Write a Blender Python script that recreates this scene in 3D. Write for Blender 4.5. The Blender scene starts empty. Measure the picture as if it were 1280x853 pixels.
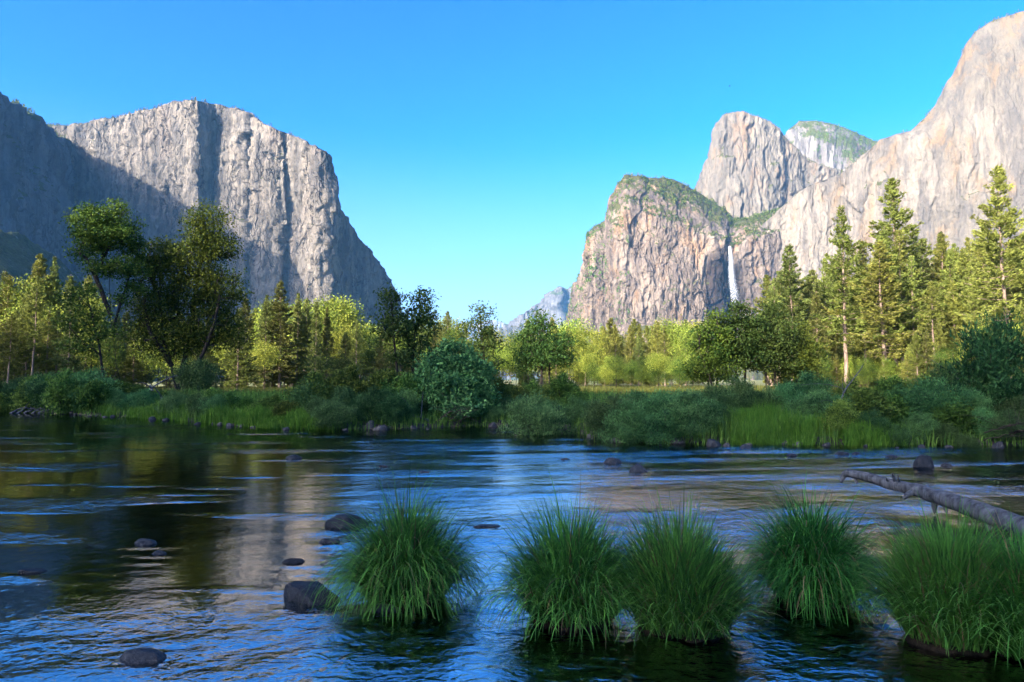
import bpy, math, random
import numpy as np
from mathutils import Vector

# ------------------------------------------------------------------ camera, sky, sun, exposure
SC = bpy.context.scene
COL = SC.collection
R = math.radians
EYE = 1.6                      # metres above the water (z = 0)
F = 853.33                     # focal length in pixels of the 1280 px wide photograph (24 mm lens)
PITCH = math.atan((480 - 426.5) / F)
cd = bpy.data.cameras.new('camera')
cd.lens = 24; cd.sensor_width = 36; cd.clip_start = 0.05; cd.clip_end = 60000
cam = bpy.data.objects.new('camera', cd); COL.objects.link(cam)
cam.location = (0, 0, EYE); cam.rotation_euler = (R(90) + PITCH, 0, 0)
SC.camera = cam

SUN_EL, SUN_AZ = R(22), R(222)          # azimuth clockwise from +Y: behind the camera, to the left
wd = bpy.data.worlds.new('World'); SC.world = wd; wd.use_nodes = True
wn = wd.node_tree
sky = wn.nodes.new('ShaderNodeTexSky'); sky.sky_type = 'NISHITA'; sky.sun_disc = False
sky.sun_elevation = SUN_EL; sky.sun_rotation = SUN_AZ
sky.altitude = 1200; sky.air_density = 1.0; sky.dust_density = 8.0; sky.ozone_density = 4.0
hs = wn.nodes.new('ShaderNodeHueSaturation')
hs.inputs['Hue'].default_value = 0.503; hs.inputs['Saturation'].default_value = 1.26; hs.inputs['Value'].default_value = 1.0
bg = wn.nodes['Background']; bg.inputs['Strength'].default_value = 0.030
gm = wn.nodes.new('ShaderNodeGamma'); gm.inputs['Gamma'].default_value = 1.55
wn.links.new(sky.outputs[0], gm.inputs['Color']); wn.links.new(gm.outputs[0], hs.inputs['Color']); tc = wn.nodes.new('ShaderNodeTexCoord'); sx = wn.nodes.new('ShaderNodeSeparateXYZ'); wn.links.new(tc.outputs['Generated'], sx.inputs[0])
rp = wn.nodes.new('ShaderNodeValToRGB'); rp.color_ramp.interpolation = 'EASE'          # pale air low over the valley
rp.color_ramp.elements[0].position = 0.04; rp.color_ramp.elements[0].color = (.85, .85, .85, 1)
rp.color_ramp.elements[1].position = 0.36; rp.color_ramp.elements[1].color = (0, 0, 0, 1)
wn.links.new(sx.outputs['Z'], rp.inputs[0])
mx = wn.nodes.new('ShaderNodeMix'); mx.data_type = 'RGBA'
wn.links.new(rp.outputs[0], mx.inputs[0]); wn.links.new(hs.outputs[0], mx.inputs[6]); mx.inputs[7].default_value = (2.9, 3.75, 4.4, 1)
wn.links.new(mx.outputs[2], bg.inputs['Color'])

sd = bpy.data.lights.new('sun', 'SUN'); sd.energy = 2.0; sd.angle = R(0.53); sd.color = (1.0, 0.91, 0.78)
sun = bpy.data.objects.new('sun', sd); COL.objects.link(sun)
TO_SUN = Vector((math.sin(SUN_AZ) * math.cos(SUN_EL), math.cos(SUN_AZ) * math.cos(SUN_EL), math.sin(SUN_EL)))
sun.rotation_euler = TO_SUN.to_track_quat('Z', 'Y').to_euler()

SC.view_settings.view_transform = 'Standard'; SC.view_settings.look = 'None'
SC.view_settings.exposure = 3.2; SC.view_settings.gamma = 1
SC.render.engine = 'CYCLES'
HAZE = 0.00003
SC.cycles.use_denoising = True
SC.cycles.max_bounces = 6; SC.cycles.diffuse_bounces = 3; SC.cycles.glossy_bounces = 3
SC.cycles.transmission_bounces = 4; SC.cycles.transparent_max_bounces = 8
SC.cycles.caustics_reflective = False; SC.cycles.caustics_refractive = False
SC.cycles.sample_clamp_indirect = 6

# ------------------------------------------------------------------ helpers
def at(px, py, d):
    """world point seen at photograph pixel (px, py), d metres ahead (along +Y)"""
    px = np.asarray(px, float); py = np.asarray(py, float); d = np.asarray(d, float)
    u = (px - 640) / F; v = (426.5 - py) / F
    c, s = math.cos(PITCH), math.sin(PITCH)
    k = d / (c - v * s)
    return np.stack(np.broadcast_arrays(u * k, d, EYE + (s + v * c) * k), -1)

def onz(px, py, z=0.0):
    """ground point at height z seen at pixel (px, py)"""
    p = at(px, py, 1.0)
    k = (z - EYE) / (p[..., 2] - EYE)
    out = p * np.asarray(k)[..., None]
    out[..., 2] = z
    return out

_perm = np.random.RandomState(7).permutation(256)
_perm = np.concatenate([_perm, _perm, _perm])
_grad = np.random.RandomState(8).normal(size=(256, 3)); _grad /= np.linalg.norm(_grad, axis=1)[:, None]
def perlin(x, y, z=0.0, seed=0):
    x, y, z = np.broadcast_arrays(np.asarray(x, float), np.asarray(y, float), np.asarray(z, float) + seed * 17.37)
    xi, yi, zi = np.floor(x).astype(int), np.floor(y).astype(int), np.floor(z).astype(int)
    xf, yf, zf = x - xi, y - yi, z - zi
    fade = lambda t: t * t * t * (t * (t * 6 - 15) + 10)
    u, v, w = fade(xf), fade(yf), fade(zf)
    def g(ix, iy, iz):
        h = _perm[_perm[_perm[(xi + ix) & 255] + ((yi + iy) & 255)] + ((zi + iz) & 255)]
        gr = _grad[h]
        return gr[..., 0] * (xf - ix) + gr[..., 1] * (yf - iy) + gr[..., 2] * (zf - iz)
    lp = lambda a, b, t: a + (b - a) * t
    x00 = lp(g(0, 0, 0), g(1, 0, 0), u); x10 = lp(g(0, 1, 0), g(1, 1, 0), u)
    x01 = lp(g(0, 0, 1), g(1, 0, 1), u); x11 = lp(g(0, 1, 1), g(1, 1, 1), u)
    return lp(lp(x00, x10, v), lp(x01, x11, v), w) * 1.6
def fbm(x, y, z=0.0, seed=0, octv=4, gain=0.5):
    r = 0; a = 1.0; f = 1.0
    for i in range(octv):
        r = r + a * perlin(np.asarray(x) * f, np.asarray(y) * f, np.asarray(z) * f, seed + i); a *= gain; f *= 2.03
    return r
def ridged(x, y, z=0.0, seed=0, octv=3):
    r = 0; a = 1.0; f = 1.0
    for i in range(octv):
        r = r + a * (1 - 2 * np.abs(perlin(np.asarray(x) * f, np.asarray(y) * f, np.asarray(z) * f, seed + i))); a *= 0.5; f *= 2.1
    return r
def slabs(x, y, seed=0):
    """piecewise-constant cells with sharp borders, values in -1..1"""
    x = np.asarray(x, float); y = np.asarray(y, float)
    xi, yi = np.floor(x).astype(int), np.floor(y).astype(int)
    best = np.full(x.shape, 9.0); val = np.zeros(x.shape)
    for a in (-1, 0, 1):
        for b in (-1, 0, 1):
            h = _perm[_perm[(xi + a) & 255] + ((yi + b) & 255) + seed % 97]
            cx = xi + a + .1 + .8 * h / 255; cy = yi + b + .1 + .8 * _perm[h + 31] / 255
            dd = (cx - x) ** 2 + (cy - y) ** 2; k = dd < best
            best = np.where(k, dd, best); val = np.where(k, _perm[h + 77] / 127.5 - 1, val)
    return val
def smooth(a, b, x):
    t = np.clip((np.asarray(x, float) - a) / (b - a), 0, 1); return t * t * (3 - 2 * t)

def mesh_np(name, V, faces, mat=None, smooth_shade=False, tint=None, mats=None, midx=None):
    """one mesh from numpy arrays; faces = list of (n, k) index arrays"""
    me = bpy.data.meshes.new(name)
    V = np.asarray(V, np.float32)
    me.vertices.add(len(V)); me.vertices.foreach_set('co', V.ravel())
    faces = [np.asarray(f, np.int32) for f in faces if len(f)]
    nl = sum(f.size for f in faces); nf = sum(len(f) for f in faces)
    me.loops.add(nl); me.polygons.add(nf)
    me.loops.foreach_set('vertex_index', np.concatenate([f.ravel() for f in faces]))
    tot = np.concatenate([np.full(len(f), f.shape[1], np.int32) for f in faces])
    st = np.concatenate([[0], np.cumsum(tot)[:-1]]).astype(np.int32)
    me.polygons.foreach_set('loop_start', st)
    if smooth_shade: me.polygons.foreach_set('use_smooth', np.ones(nf, bool))
    if tint is not None:
        a = me.attributes.new('tint', 'FLOAT', 'POINT'); a.data.foreach_set('value', np.asarray(tint, np.float32))
    if mat: me.materials.append(mat)
    me.update(calc_edges=True)
    return me
def obj(name, me, parent=None, loc=None):
    o = bpy.data.objects.new(name, me); COL.objects.link(o)
    if parent is not None: o.parent = parent
    if loc is not None: o.location = loc
    return o
def tag(o, label=None, cat=None, group=None, kind=None):
    if label: o['label'] = label
    if cat: o['category'] = cat
    if group: o['group'] = group
    if kind: o['kind'] = kind
    return o
def empty(name, loc, label, cat, group=None, rz=0.0, sc=(1, 1, 1)):
    o = bpy.data.objects.new(name, None); COL.objects.link(o)
    o.location = loc; o.rotation_euler = (0, 0, rz); o.scale = sc; o.empty_display_size = 0.3
    return tag(o, label, cat, group)

class MB:
    """collects pieces into ONE mesh"""
    def __init__(s): s.V = []; s.Q = []; s.T = []; s.t = []; s.n = 0
    def add(s, V, Q=None, T=None, tint=0.5):
        V = np.asarray(V, float).reshape(-1, 3)
        if Q is not None and len(Q): s.Q.append(np.asarray(Q) + s.n)
        if T is not None and len(T): s.T.append(np.asarray(T) + s.n)
        s.V.append(V); s.n += len(V)
        s.t.append(np.broadcast_to(np.asarray(tint, float), (len(V),)))
    def tube(s, P, r, sides=6, tint=0.5):
        P = np.asarray(P, float); n = len(P); r = np.broadcast_to(np.asarray(r, float), (n,))
        tg = np.gradient(P, axis=0); tg /= np.linalg.norm(tg, axis=1)[:, None] + 1e-9
        ref = np.where(np.abs(tg[:, 2:3]) > 0.9, [[1, 0, 0]], [[0, 0, 1]])
        ref = np.broadcast_to(ref[0] if np.abs(tg[:, 2]).min() < 0.9 and np.abs(tg[:, 2]).max() > 0.9 else ref[0], (n, 3))
        a = np.cross(tg, ref); a /= np.linalg.norm(a, axis=1)[:, None] + 1e-9
        b = np.cross(tg, a)
        th = np.arange(sides) * 2 * np.pi / sides
        V = P[:, None] + r[:, None, None] * (np.cos(th)[None, :, None] * a[:, None] + np.sin(th)[None, :, None] * b[:, None])
        V = np.concatenate([V.reshape(-1, 3), P[-1:] + tg[-1] * r[-1] * 0.5])
        i = np.arange(n - 1)[:, None] * sides; j = np.arange(sides)[None]; k = (j + 1) % sides
        Q = np.stack([i + j, i + k, i + sides + k, i + sides + j], -1).reshape(-1, 4)
        jj = np.arange(sides); T = np.stack([(n - 1) * sides + jj, (n - 1) * sides + (jj + 1) % sides, np.full(sides, n * sides)], -1)
        s.add(V, Q, T, tint)
    def mesh(s, name, mat, sm=False):
        f = []
        if s.Q: f.append(np.concatenate(s.Q))
        if s.T: f.append(np.concatenate(s.T))
        return mesh_np(name, np.concatenate(s.V), f, mat, sm, np.concatenate(s.t))

def leaf_quads(rng, C, size, aspect=0.5, axis=None, spread=1.0, tint=None):
    """diamond leaves at centres C; axis = preferred growing direction per leaf"""
    n = len(C)
    d = rng.normal(size=(n, 3)); d /= np.linalg.norm(d, axis=1)[:, None]
    if axis is not None: d = axis + spread * d; d /= np.linalg.norm(d, axis=1)[:, None]
    w = np.cross(d, rng.normal(size=(n, 3))); w /= np.linalg.norm(w, axis=1)[:, None] + 1e-9
    L = size * (0.6 + 0.8 * rng.random(n)); W = L * aspect * (0.7 + 0.6 * rng.random(n))
    V = np.stack([C - d * L[:, None] / 2, C + w * W[:, None] / 2 - d * L[:, None] * .06, C + d * L[:, None] / 2, C - w * W[:, None] / 2 - d * L[:, None] * .06], 1)
    t = rng.random(n) if tint is None else tint
    return V.reshape(-1, 3), np.arange(n * 4).reshape(-1, 4), np.repeat(t, 4)

# ------------------------------------------------------------------ materials
def newmat(name):
    m = bpy.data.materials.new(name); m.use_nodes = True
    nt = m.node_tree; b = nt.nodes['Principled BSDF']
    return m, nt, b
def N(nt, typ, **kw):
    n = nt.nodes.new(typ)
    for k, v in kw.items():
        if k in n.inputs: n.inputs[k].default_value = v
        else: setattr(n, k, v)
    return n
def L(nt, a, b): nt.links.new(a, b)
def ramp(nt, src, stops):
    r = N(nt, 'ShaderNodeValToRGB')
    e = r.color_ramp.elements
    while len(e) < len(stops): e.new(0.5)
    for i, (p, c) in enumerate(stops):
        e[i].position = p; e[i].color = (*c, 1) if len(c) == 3 else c
    L(nt, src, r.inputs[0]); return r.outputs[0]
def gray(v): return (v, v, v)
def noise(nt, vec, scale, detail=4, rough=0.55, dist=0.0):
    n = N(nt, 'ShaderNodeTexNoise', Scale=scale, Detail=detail, Roughness=rough, Distortion=dist)
    L(nt, vec, n.inputs['Vector']); return n.outputs['Fac']
def mapped(nt, vec, scale=(1, 1, 1), rot=(0, 0, 0), loc=(0, 0, 0)):
    m = N(nt, 'ShaderNodeMapping'); m.inputs['Scale'].default_value = scale; m.inputs['Rotation'].default_value = rot; m.inputs['Location'].default_value = loc
    L(nt, vec, m.inputs['Vector']); return m.outputs[0]
def mix(nt, fac, a, b, mode='MIX'):
    m = N(nt, 'ShaderNodeMix', data_type='RGBA', blend_type=mode)
    for sock, v in ((m.inputs[0], fac), (m.inputs[6], a), (m.inputs[7], b)):
        if hasattr(v, 'links'): L(nt, v, sock)
        elif isinstance(v, (tuple, list)): sock.default_value = (*v, 1)
        else: sock.default_value = v
    return m.outputs[2]
def mth(nt, op, a, b=None):
    m = N(nt, 'ShaderNodeMath', operation=op)
    for i, v in enumerate((a, b)):
        if v is None: continue
        if hasattr(v, 'links'): L(nt, v, m.inputs[i])
        else: m.inputs[i].default_value = v
    return m.outputs[0]
def bump(nt, b, h, strength, dist):
    n = N(nt, 'ShaderNodeBump', Strength=strength, Distance=dist)
    L(nt, h, n.inputs['Height']); L(nt, n.outputs[0], b.inputs['Normal']); return n

def rock_face(name, base, pale, dark, warm, warm_amt, green_amt, green=(0.055, 0.06, 0.018), fall=None, crack=.5):
    """granite wall: vertical water streaks, rusty stains, brush on the gentler slopes"""
    m, nt, b = newmat(name)
    geo = N(nt, 'ShaderNodeNewGeometry'); pos = geo.outputs['Position']
    big = noise(nt, mapped(nt, pos, (.004, .004, .0022)), 1, 6, .6)
    streak = noise(nt, mapped(nt, pos, (.035, .035, .0026)), 1, 7, .68, .3)
    streak2 = noise(nt, mapped(nt, pos, (.011, .011, .0018), loc=(5, 3, 1)), 1, 6, .62, .4)
    fine = noise(nt, mapped(nt, pos, (.09, .09, .05)), 1, 6, .7)
    c = mix(nt, ramp(nt, big, [(.42, gray(0)), (.58, gray(1))]), base, pale)
    c = mix(nt, ramp(nt, streak2, [(.47, gray(0)), (.62, gray(.72))]), c, dark)
    c = mix(nt, ramp(nt, streak, [(.47, gray(0)), (.62, gray(.78))]), c, dark)
    st = noise(nt, mapped(nt, pos, (.012, .012, .005), loc=(2, 9, 4)), 1, 7, .66, .6)
    c = mix(nt, ramp(nt, st, [(.53, gray(0)), (.64, gray(warm_amt))]), c, warm)
    c = mix(nt, ramp(nt, fine, [(.30, gray(.45)), (.55, gray(0))]), c, tuple(v * .55 for v in base))
    wob = N(nt, 'ShaderNodeTexNoise', Scale=.012, Detail=4); L(nt, pos, wob.inputs['Vector'])
    va = N(nt, 'ShaderNodeVectorMath', operation='MULTIPLY_ADD'); L(nt, wob.outputs['Color'], va.inputs[0]); va.inputs[1].default_value = (60, 60, 60); L(nt, pos, va.inputs[2])
    crk = None
    for sx_, sz_, wdt in ((.016, .0045, .030), (.04, .012, .035)):
        vr = N(nt, 'ShaderNodeTexVoronoi', feature='DISTANCE_TO_EDGE', Scale=1.0); L(nt, mapped(nt, va.outputs[0], (sx_, sx_, sz_)), vr.inputs['Vector'])
        k_ = ramp(nt, vr.outputs['Distance'], [(0, gray(1)), (wdt, gray(0))])
        crk = k_ if crk is None else mth(nt, 'MAXIMUM', crk, mth(nt, 'MULTIPLY', k_, .6))
    crk = mth(nt, 'MULTIPLY', crk, ramp(nt, noise(nt, mapped(nt, pos, (.008, .008, .006), loc=(4, 1, 7)), 1, 3), [(.42, gray(0)), (.6, gray(1))]))
    c = mix(nt, mth(nt, 'MULTIPLY', crk, crack), c, tuple(v * .35 for v in dark))
    if fall is not None:                                  # wet dark rock round the waterfall
        vm = N(nt, 'ShaderNodeVectorMath', operation='SUBTRACT'); L(nt, pos, vm.inputs[0]); vm.inputs[1].default_value = fall
        ln = N(nt, 'ShaderNodeVectorMath', operation='LENGTH'); L(nt, mapped(nt, vm.outputs[0], (1 / 88, 1 / 500, 1 / 165)), ln.inputs[0])
        wet = mth(nt, 'ADD', ln.outputs['Value'], mth(nt, 'MULTIPLY', mth(nt, 'SUBTRACT', streak2, .5), 1.6))
        wetc = mix(nt, ramp(nt, streak, [(.42, gray(0)), (.62, gray(1))]), (.030, .022, .020), (.008, .008, .010))
        c = mix(nt, ramp(nt, wet, [(.62, gray(.95)), (.95, gray(0))]), c, wetc)
    if green_amt > 0:
        sep = N(nt, 'ShaderNodeSeparateXYZ'); L(nt, geo.outputs['Normal'], sep.inputs[0])
        gn = noise(nt, mapped(nt, pos, (.03, .03, .03)), 1, 8, .72)
        gn2 = noise(nt, mapped(nt, pos, (.0065, .0065, .0065)), 1, 4, .6)
        g = mth(nt, 'ADD', mth(nt, 'MULTIPLY', sep.outputs['Z'], 1.1), mth(nt, 'ADD', mth(nt, 'MULTIPLY', mth(nt, 'SUBTRACT', gn, .5), 1.7), mth(nt, 'MULTIPLY', mth(nt, 'SUBTRACT', gn2, .5), 2.2)))
        c = mix(nt, ramp(nt, g, [(.86 - green_amt * .5, gray(0)), (.94 - green_amt * .5, gray(.92))]), c, green)
    L(nt, c, b.inputs['Base Color']); b.inputs['Roughness'].default_value = .95; b.inputs['Specular IOR Level'].default_value = .04
    h = mth(nt, 'SUBTRACT', mth(nt, 'ADD', mth(nt, 'MULTIPLY', streak, .8), mth(nt, 'MULTIPLY', fine, .8)), mth(nt, 'MULTIPLY', crk, crack))
    bump(nt, b, h, 1.0, 10)
    return m

def leaf_mat(name, ca, cb, trans=.35, hue=.045, val=.6):
    m, nt, b = newmat(name)
    at_ = N(nt, 'ShaderNodeAttribute', attribute_name='tint')
    oi = N(nt, 'ShaderNodeObjectInfo')
    c = mix(nt, at_.outputs['Fac'], ca, cb)
    h = N(nt, 'ShaderNodeHueSaturation')
    L(nt, c, h.inputs['Color'])
    L(nt, mth(nt, 'ADD', mth(nt, 'MULTIPLY', oi.outputs['Random'], hue), .5 - hue / 2), h.inputs['Hue'])
    rr = mth(nt, 'FRACT', mth(nt, 'MULTIPLY', oi.outputs['Random'], 7.31))
    L(nt, mth(nt, 'ADD', mth(nt, 'MULTIPLY', rr, val), 1 - val / 2), h.inputs['Value'])
    L(nt, h.outputs[0], b.inputs['Base Color']); b.inputs['Roughness'].default_value = .55; b.inputs['Specular IOR Level'].default_value = .06
    tr = N(nt, 'ShaderNodeBsdfTranslucent'); L(nt, h.outputs[0], tr.inputs['Color'])
    ms = N(nt, 'ShaderNodeMixShader'); ms.inputs[0].default_value = trans
    L(nt, b.outputs[0], ms.inputs[1]); L(nt, tr.outputs[0], ms.inputs[2])
    L(nt, ms.outputs[0], nt.nodes['Material Output'].inputs['Surface'])
    return m
def bark_mat(name, a, c, scale=3.0):
    m, nt, b = newmat(name)
    co = N(nt, 'ShaderNodeTexCoord').outputs['Object']
    n = noise(nt, mapped(nt, co, (scale * 3, scale * 3, scale * .6)), 1, 6, .65)
    L(nt, mix(nt, ramp(nt, n, [(.35, gray(0)), (.65, gray(1))]), a, c), b.inputs['Base Color'])
    b.inputs['Roughness'].default_value = .9; b.inputs['Specular IOR Level'].default_value = .15
    bump(nt, b, n, .6, .05); return m

M = {}
M['wall_west'] = rock_face('granite_left_wall', (0.147, 0.127, 0.104), (0.201, 0.175, 0.143), (0.0526, 0.0506, 0.0493), (0.175, 0.143, 0.118), .5, .10, crack=.85)
M['wall_shade_tinted'] = rock_face('granite_ridge_shade_tinted', (0.078, 0.0911, 0.114), (0.104, 0.121, 0.146), (0.0356, 0.0419, 0.0523), (0.0885, 0.0911, 0.0914), .2, .42, (.035, .05, .018))  # granite colours darkened and blued to carry the ridge's shade
M['wall_warm'] = rock_face('granite_right_wall', (0.139, 0.121, 0.0963), (0.198, 0.17, 0.137), (0.0809, 0.0741, 0.0685), (0.193, 0.13, 0.073), .7, .05, crack=.16)
M['wall_mid'] = rock_face('granite_dome', (0.162, 0.14, 0.113), (0.206, 0.179, 0.142), (0.0814, 0.0767, 0.069), (0.219, 0.135, 0.0749), .6, .34, crack=.3)
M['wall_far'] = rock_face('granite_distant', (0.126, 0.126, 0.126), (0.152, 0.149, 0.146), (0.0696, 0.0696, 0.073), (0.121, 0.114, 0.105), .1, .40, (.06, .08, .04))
M['fir'] = leaf_mat('fir_needles', (.040, .055, .014), (.185, .205, .05), .22)
M['pine'] = leaf_mat('pine_needles', (.055, .070, .014), (.22, .235, .05), .22)
M['oak'] = leaf_mat('oak_leaves', (.018, .050, .012), (.115, .155, .022), .35)
M['cottonwood'] = leaf_mat('cottonwood_leaves', (.06, .10, .012), (.29, .32, .05), .22)
M['alder'] = leaf_mat('alder_leaves', (.018, .045, .012), (.065, .10, .022), .3)
M['willow'] = leaf_mat('willow_leaves', (.016, .055, .018), (.105, .205, .062), .25, .06, .95)
M['shrub'] = leaf_mat('shrub_leaves', (.020, .055, .012), (.125, .20, .034), .3, .07, .9)
M['sedge'] = leaf_mat('sedge_blades', (.014, .06, .014), (.075, .25, .040), .3)
M['straw'] = leaf_mat('dry_straw_blades', (.05, .038, .018), (.19, .15, .075), .2)
M['bankgrass'] = leaf_mat('bank_grass_blades', (.035, .10, .012), (.12, .22, .028), .35)
M['meadow'] = leaf_mat('meadow_grass_blades', (.09, .12, .02), (.18, .17, .04), .35)
M['flower'] = leaf_mat('pale_blossom', (.45, .47, .45), (.62, .62, .58), .3)
M['bark_dark'] = bark_mat('dark_bark', (.012, .010, .008), (.045, .036, .028))
M['bark_pine'] = bark_mat('pine_bark', (.10, .07, .05), (.27, .20, .15), 1.0)
M['deadwood'] = bark_mat('weathered_deadwood', (.022, .024, .027), (.115, .12, .126), 4)
M['rootmat'] = bark_mat('root_mound', (.004, .0035, .003), (.02, .015, .009), 5)

def stone_mat(name, a, c, rough=.5):
    m, nt, b = newmat(name)
    tc = N(nt, 'ShaderNodeTexCoord').outputs['Object']; oi = N(nt, 'ShaderNodeObjectInfo')
    n = noise(nt, tc, 3, 8, .7); s = noise(nt, tc, 14, 4, .7)
    col = mix(nt, ramp(nt, n, [(.3, gray(0)), (.7, gray(1))]), a, c)
    col = mix(nt, ramp(nt, s, [(.58, gray(0)), (.7, gray(.5))]), col, tuple(min(1, v * 1.9) for v in c))
    h = N(nt, 'ShaderNodeHueSaturation'); L(nt, col, h.inputs['Color'])
    L(nt, mth(nt, 'ADD', mth(nt, 'MULTIPLY', oi.outputs['Random'], .7), .65), h.inputs['Value'])
    L(nt, h.outputs[0], b.inputs['Base Color']); b.inputs['Roughness'].default_value = rough; b.inputs['Specular IOR Level'].default_value = .12
    bump(nt, b, mth(nt, 'ADD', n, mth(nt, 'MULTIPLY', s, .4)), .5, .06); return m
M['stone'] = stone_mat('river_stone', (.009, .010, .013), (.040, .043, .048))
M['bankstone'] = stone_mat('bank_stone', (.022, .021, .021), (.075, .072, .07), .7)
M['bedstone'] = stone_mat('riverbed_stone', (.06, .04, .022), (.17, .12, .07), .6)

def ground_mat():
    m, nt, b = newmat('valley_ground')
    pos = N(nt, 'ShaderNodeNewGeometry').outputs['Position']
    sep = N(nt, 'ShaderNodeSeparateXYZ'); L(nt, pos, sep.inputs[0])
    vor = N(nt, 'ShaderNodeTexVoronoi', Scale=5.5, Randomness=1); L(nt, pos, vor.inputs['Vector'])
    n1 = noise(nt, pos, .8, 8, .7); n2 = noise(nt, pos, .06, 5, .6)
    bed = mix(nt, ramp(nt, vor.outputs['Color'], [(.1, gray(0)), (.9, gray(1))]), (.030, .022, .012), (.11, .078, .042))
    bed = mix(nt, ramp(nt, vor.outputs['Distance'], [(.25, gray(0)), (.6, gray(.9))]), bed, (.012, .010, .007))
    soil = mix(nt, ramp(nt, n1, [(.3, gray(0)), (.7, gray(1))]), (.014, .013, .008), (.045, .038, .024))
    grass = mix(nt, ramp(nt, n1, [(.3, gray(0)), (.7, gray(1))]), (.08, .10, .018), (.15, .15, .035))
    grass = mix(nt, ramp(nt, n2, [(.5, gray(0)), (.7, gray(.6))]), grass, (.17, .13, .06))
    zz = mth(nt, 'ADD', sep.outputs['Z'], mth(nt, 'MULTIPLY', mth(nt, 'SUBTRACT', n1, .5), .3))
    c = mix(nt, ramp(nt, mth(nt, 'ADD', zz, .5), [(.45, gray(0)), (.6, gray(1))]), bed, soil)
    c = mix(nt, ramp(nt, zz, [(.45, gray(0)), (.65, gray(1))]), c, grass)
    L(nt, c, b.inputs['Base Color']); b.inputs['Roughness'].default_value = .9
    bump(nt, b, mth(nt, 'ADD', mth(nt, 'MULTIPLY', vor.outputs['Distance'], -.5), n1), .6, .08)
    return m
M['ground'] = ground_mat()

def water_mat():
    m, nt, b = newmat('river_water'); nt.nodes.remove(b)
    pos = N(nt, 'ShaderNodeNewGeometry').outputs['Position']
    amp = N(nt, 'ShaderNodeAttribute', attribute_name='tint').outputs['Fac']
    p1 = mapped(nt, pos, (1.0, 1.35, 1), (0, 0, .35))
    a = noise(nt, p1, 5.5, 3, .55, .6); c = noise(nt, p1, 16, 2, .5, .3)
    h = mth(nt, 'MULTIPLY', mth(nt, 'ADD', a, mth(nt, 'MULTIPLY', c, .35)), amp)
    bn = N(nt, 'ShaderNodeBump', Strength=1.0, Distance=.030); L(nt, h, bn.inputs['Height'])
    gl = N(nt, 'ShaderNodeBsdfGlossy'); gl.inputs['Roughness'].default_value = .03; gl.inputs['Color'].default_value = (1, 1, 1, 1)
    tr = N(nt, 'ShaderNodeBsdfTransparent'); tr.inputs['Color'].default_value = (.55, .56, .46, 1)
    fr = N(nt, 'ShaderNodeFresnel', IOR=7.5)
    L(nt, bn.outputs[0], gl.inputs['Normal']); L(nt, bn.outputs[0], fr.inputs['Normal'])
    ms = N(nt, 'ShaderNodeMixShader'); L(nt, fr.outputs[0], ms.inputs[0]); L(nt, tr.outputs[0], ms.inputs[1]); L(nt, gl.outputs[0], ms.inputs[2])
    L(nt, ms.outputs[0], nt.nodes['Material Output'].inputs['Surface']); return m
M['water'] = water_mat()

# ------------------------------------------------------------------ ground and river
_bx = [(-20, 512), (60, 517), (130, 520), (200, 524), (260, 529), (330, 535), (420, 537), (520, 536), (600, 532), (700, 534), (735, 546), (780, 552), (860, 554), (960, 555), (1100, 556), (1180, 556), (1290, 558)]
_bp = onz([a for a, _ in _bx], [c for _, c in _bx])
_BX = np.concatenate([[-400, -120, -55], _bp[:, 0], [30, 80, 400]])
_BY = np.concatenate([[95, 62, 48], _bp[:, 1], [18, 17, 10]])
def bank_y(x): return np.interp(x, _BX, _BY)
def ground_z(x, y):
    x = np.asarray(x, float); y = np.asarray(y, float)
    s = y - bank_y(x) + .35 * perlin(x * .9, y * .9, 0, 3) + .2 * perlin(x * 2.3, y * 2.3, 0, 4)
    z = -.42 + .06 * perlin(x * 1.1, y * 1.1, 0, 5)
    z = z + smooth(-1.1, .5, s) * .55 + smooth(.4, 6, s) * .62
    z = z + .006 * np.maximum(0, s - 70) + .12 * smooth(2, 12, s) * perlin(x * .15, y * .15, 0, 6)
    near = smooth(.2, -2.2, y + .25 * perlin(x * 1.2, y * 1.2, 0, 9))           # the shore under the camera
    return np.maximum(z, -.5 + near * .95)
gz = lambda x, y: float(ground_z(x, y))

def sinh_axis(c, a, lo, hi, n):
    t = np.linspace(math.asinh((lo - c) / a), math.asinh((hi - c) / a), n); return c + a * np.sinh(t)
def sheet(name, X, Y, zf, mat, sm=True, tint=None):
    XX, YY = np.meshgrid(X, Y)
    nx, ny = len(X), len(Y)
    V = np.stack([XX, YY, zf(XX, YY)], -1).reshape(-1, 3)
    i = np.arange(ny - 1)[:, None] * nx; j = np.arange(nx - 1)[None]
    Q = np.stack([i + j, i + j + 1, i + nx + j + 1, i + nx + j], -1).reshape(-1, 4)
    return mesh_np(name, V, [Q], mat, sm, tint)
g = obj('ground', sheet('ground', sinh_axis(0, 6, -9000, 9000, 420), sinh_axis(20, 6, -4000, 14000, 420), ground_z, M['ground']))
tag(g, 'valley floor with grassy meadow, soil bank and stony river bed', None, None, 'structure')

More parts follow.
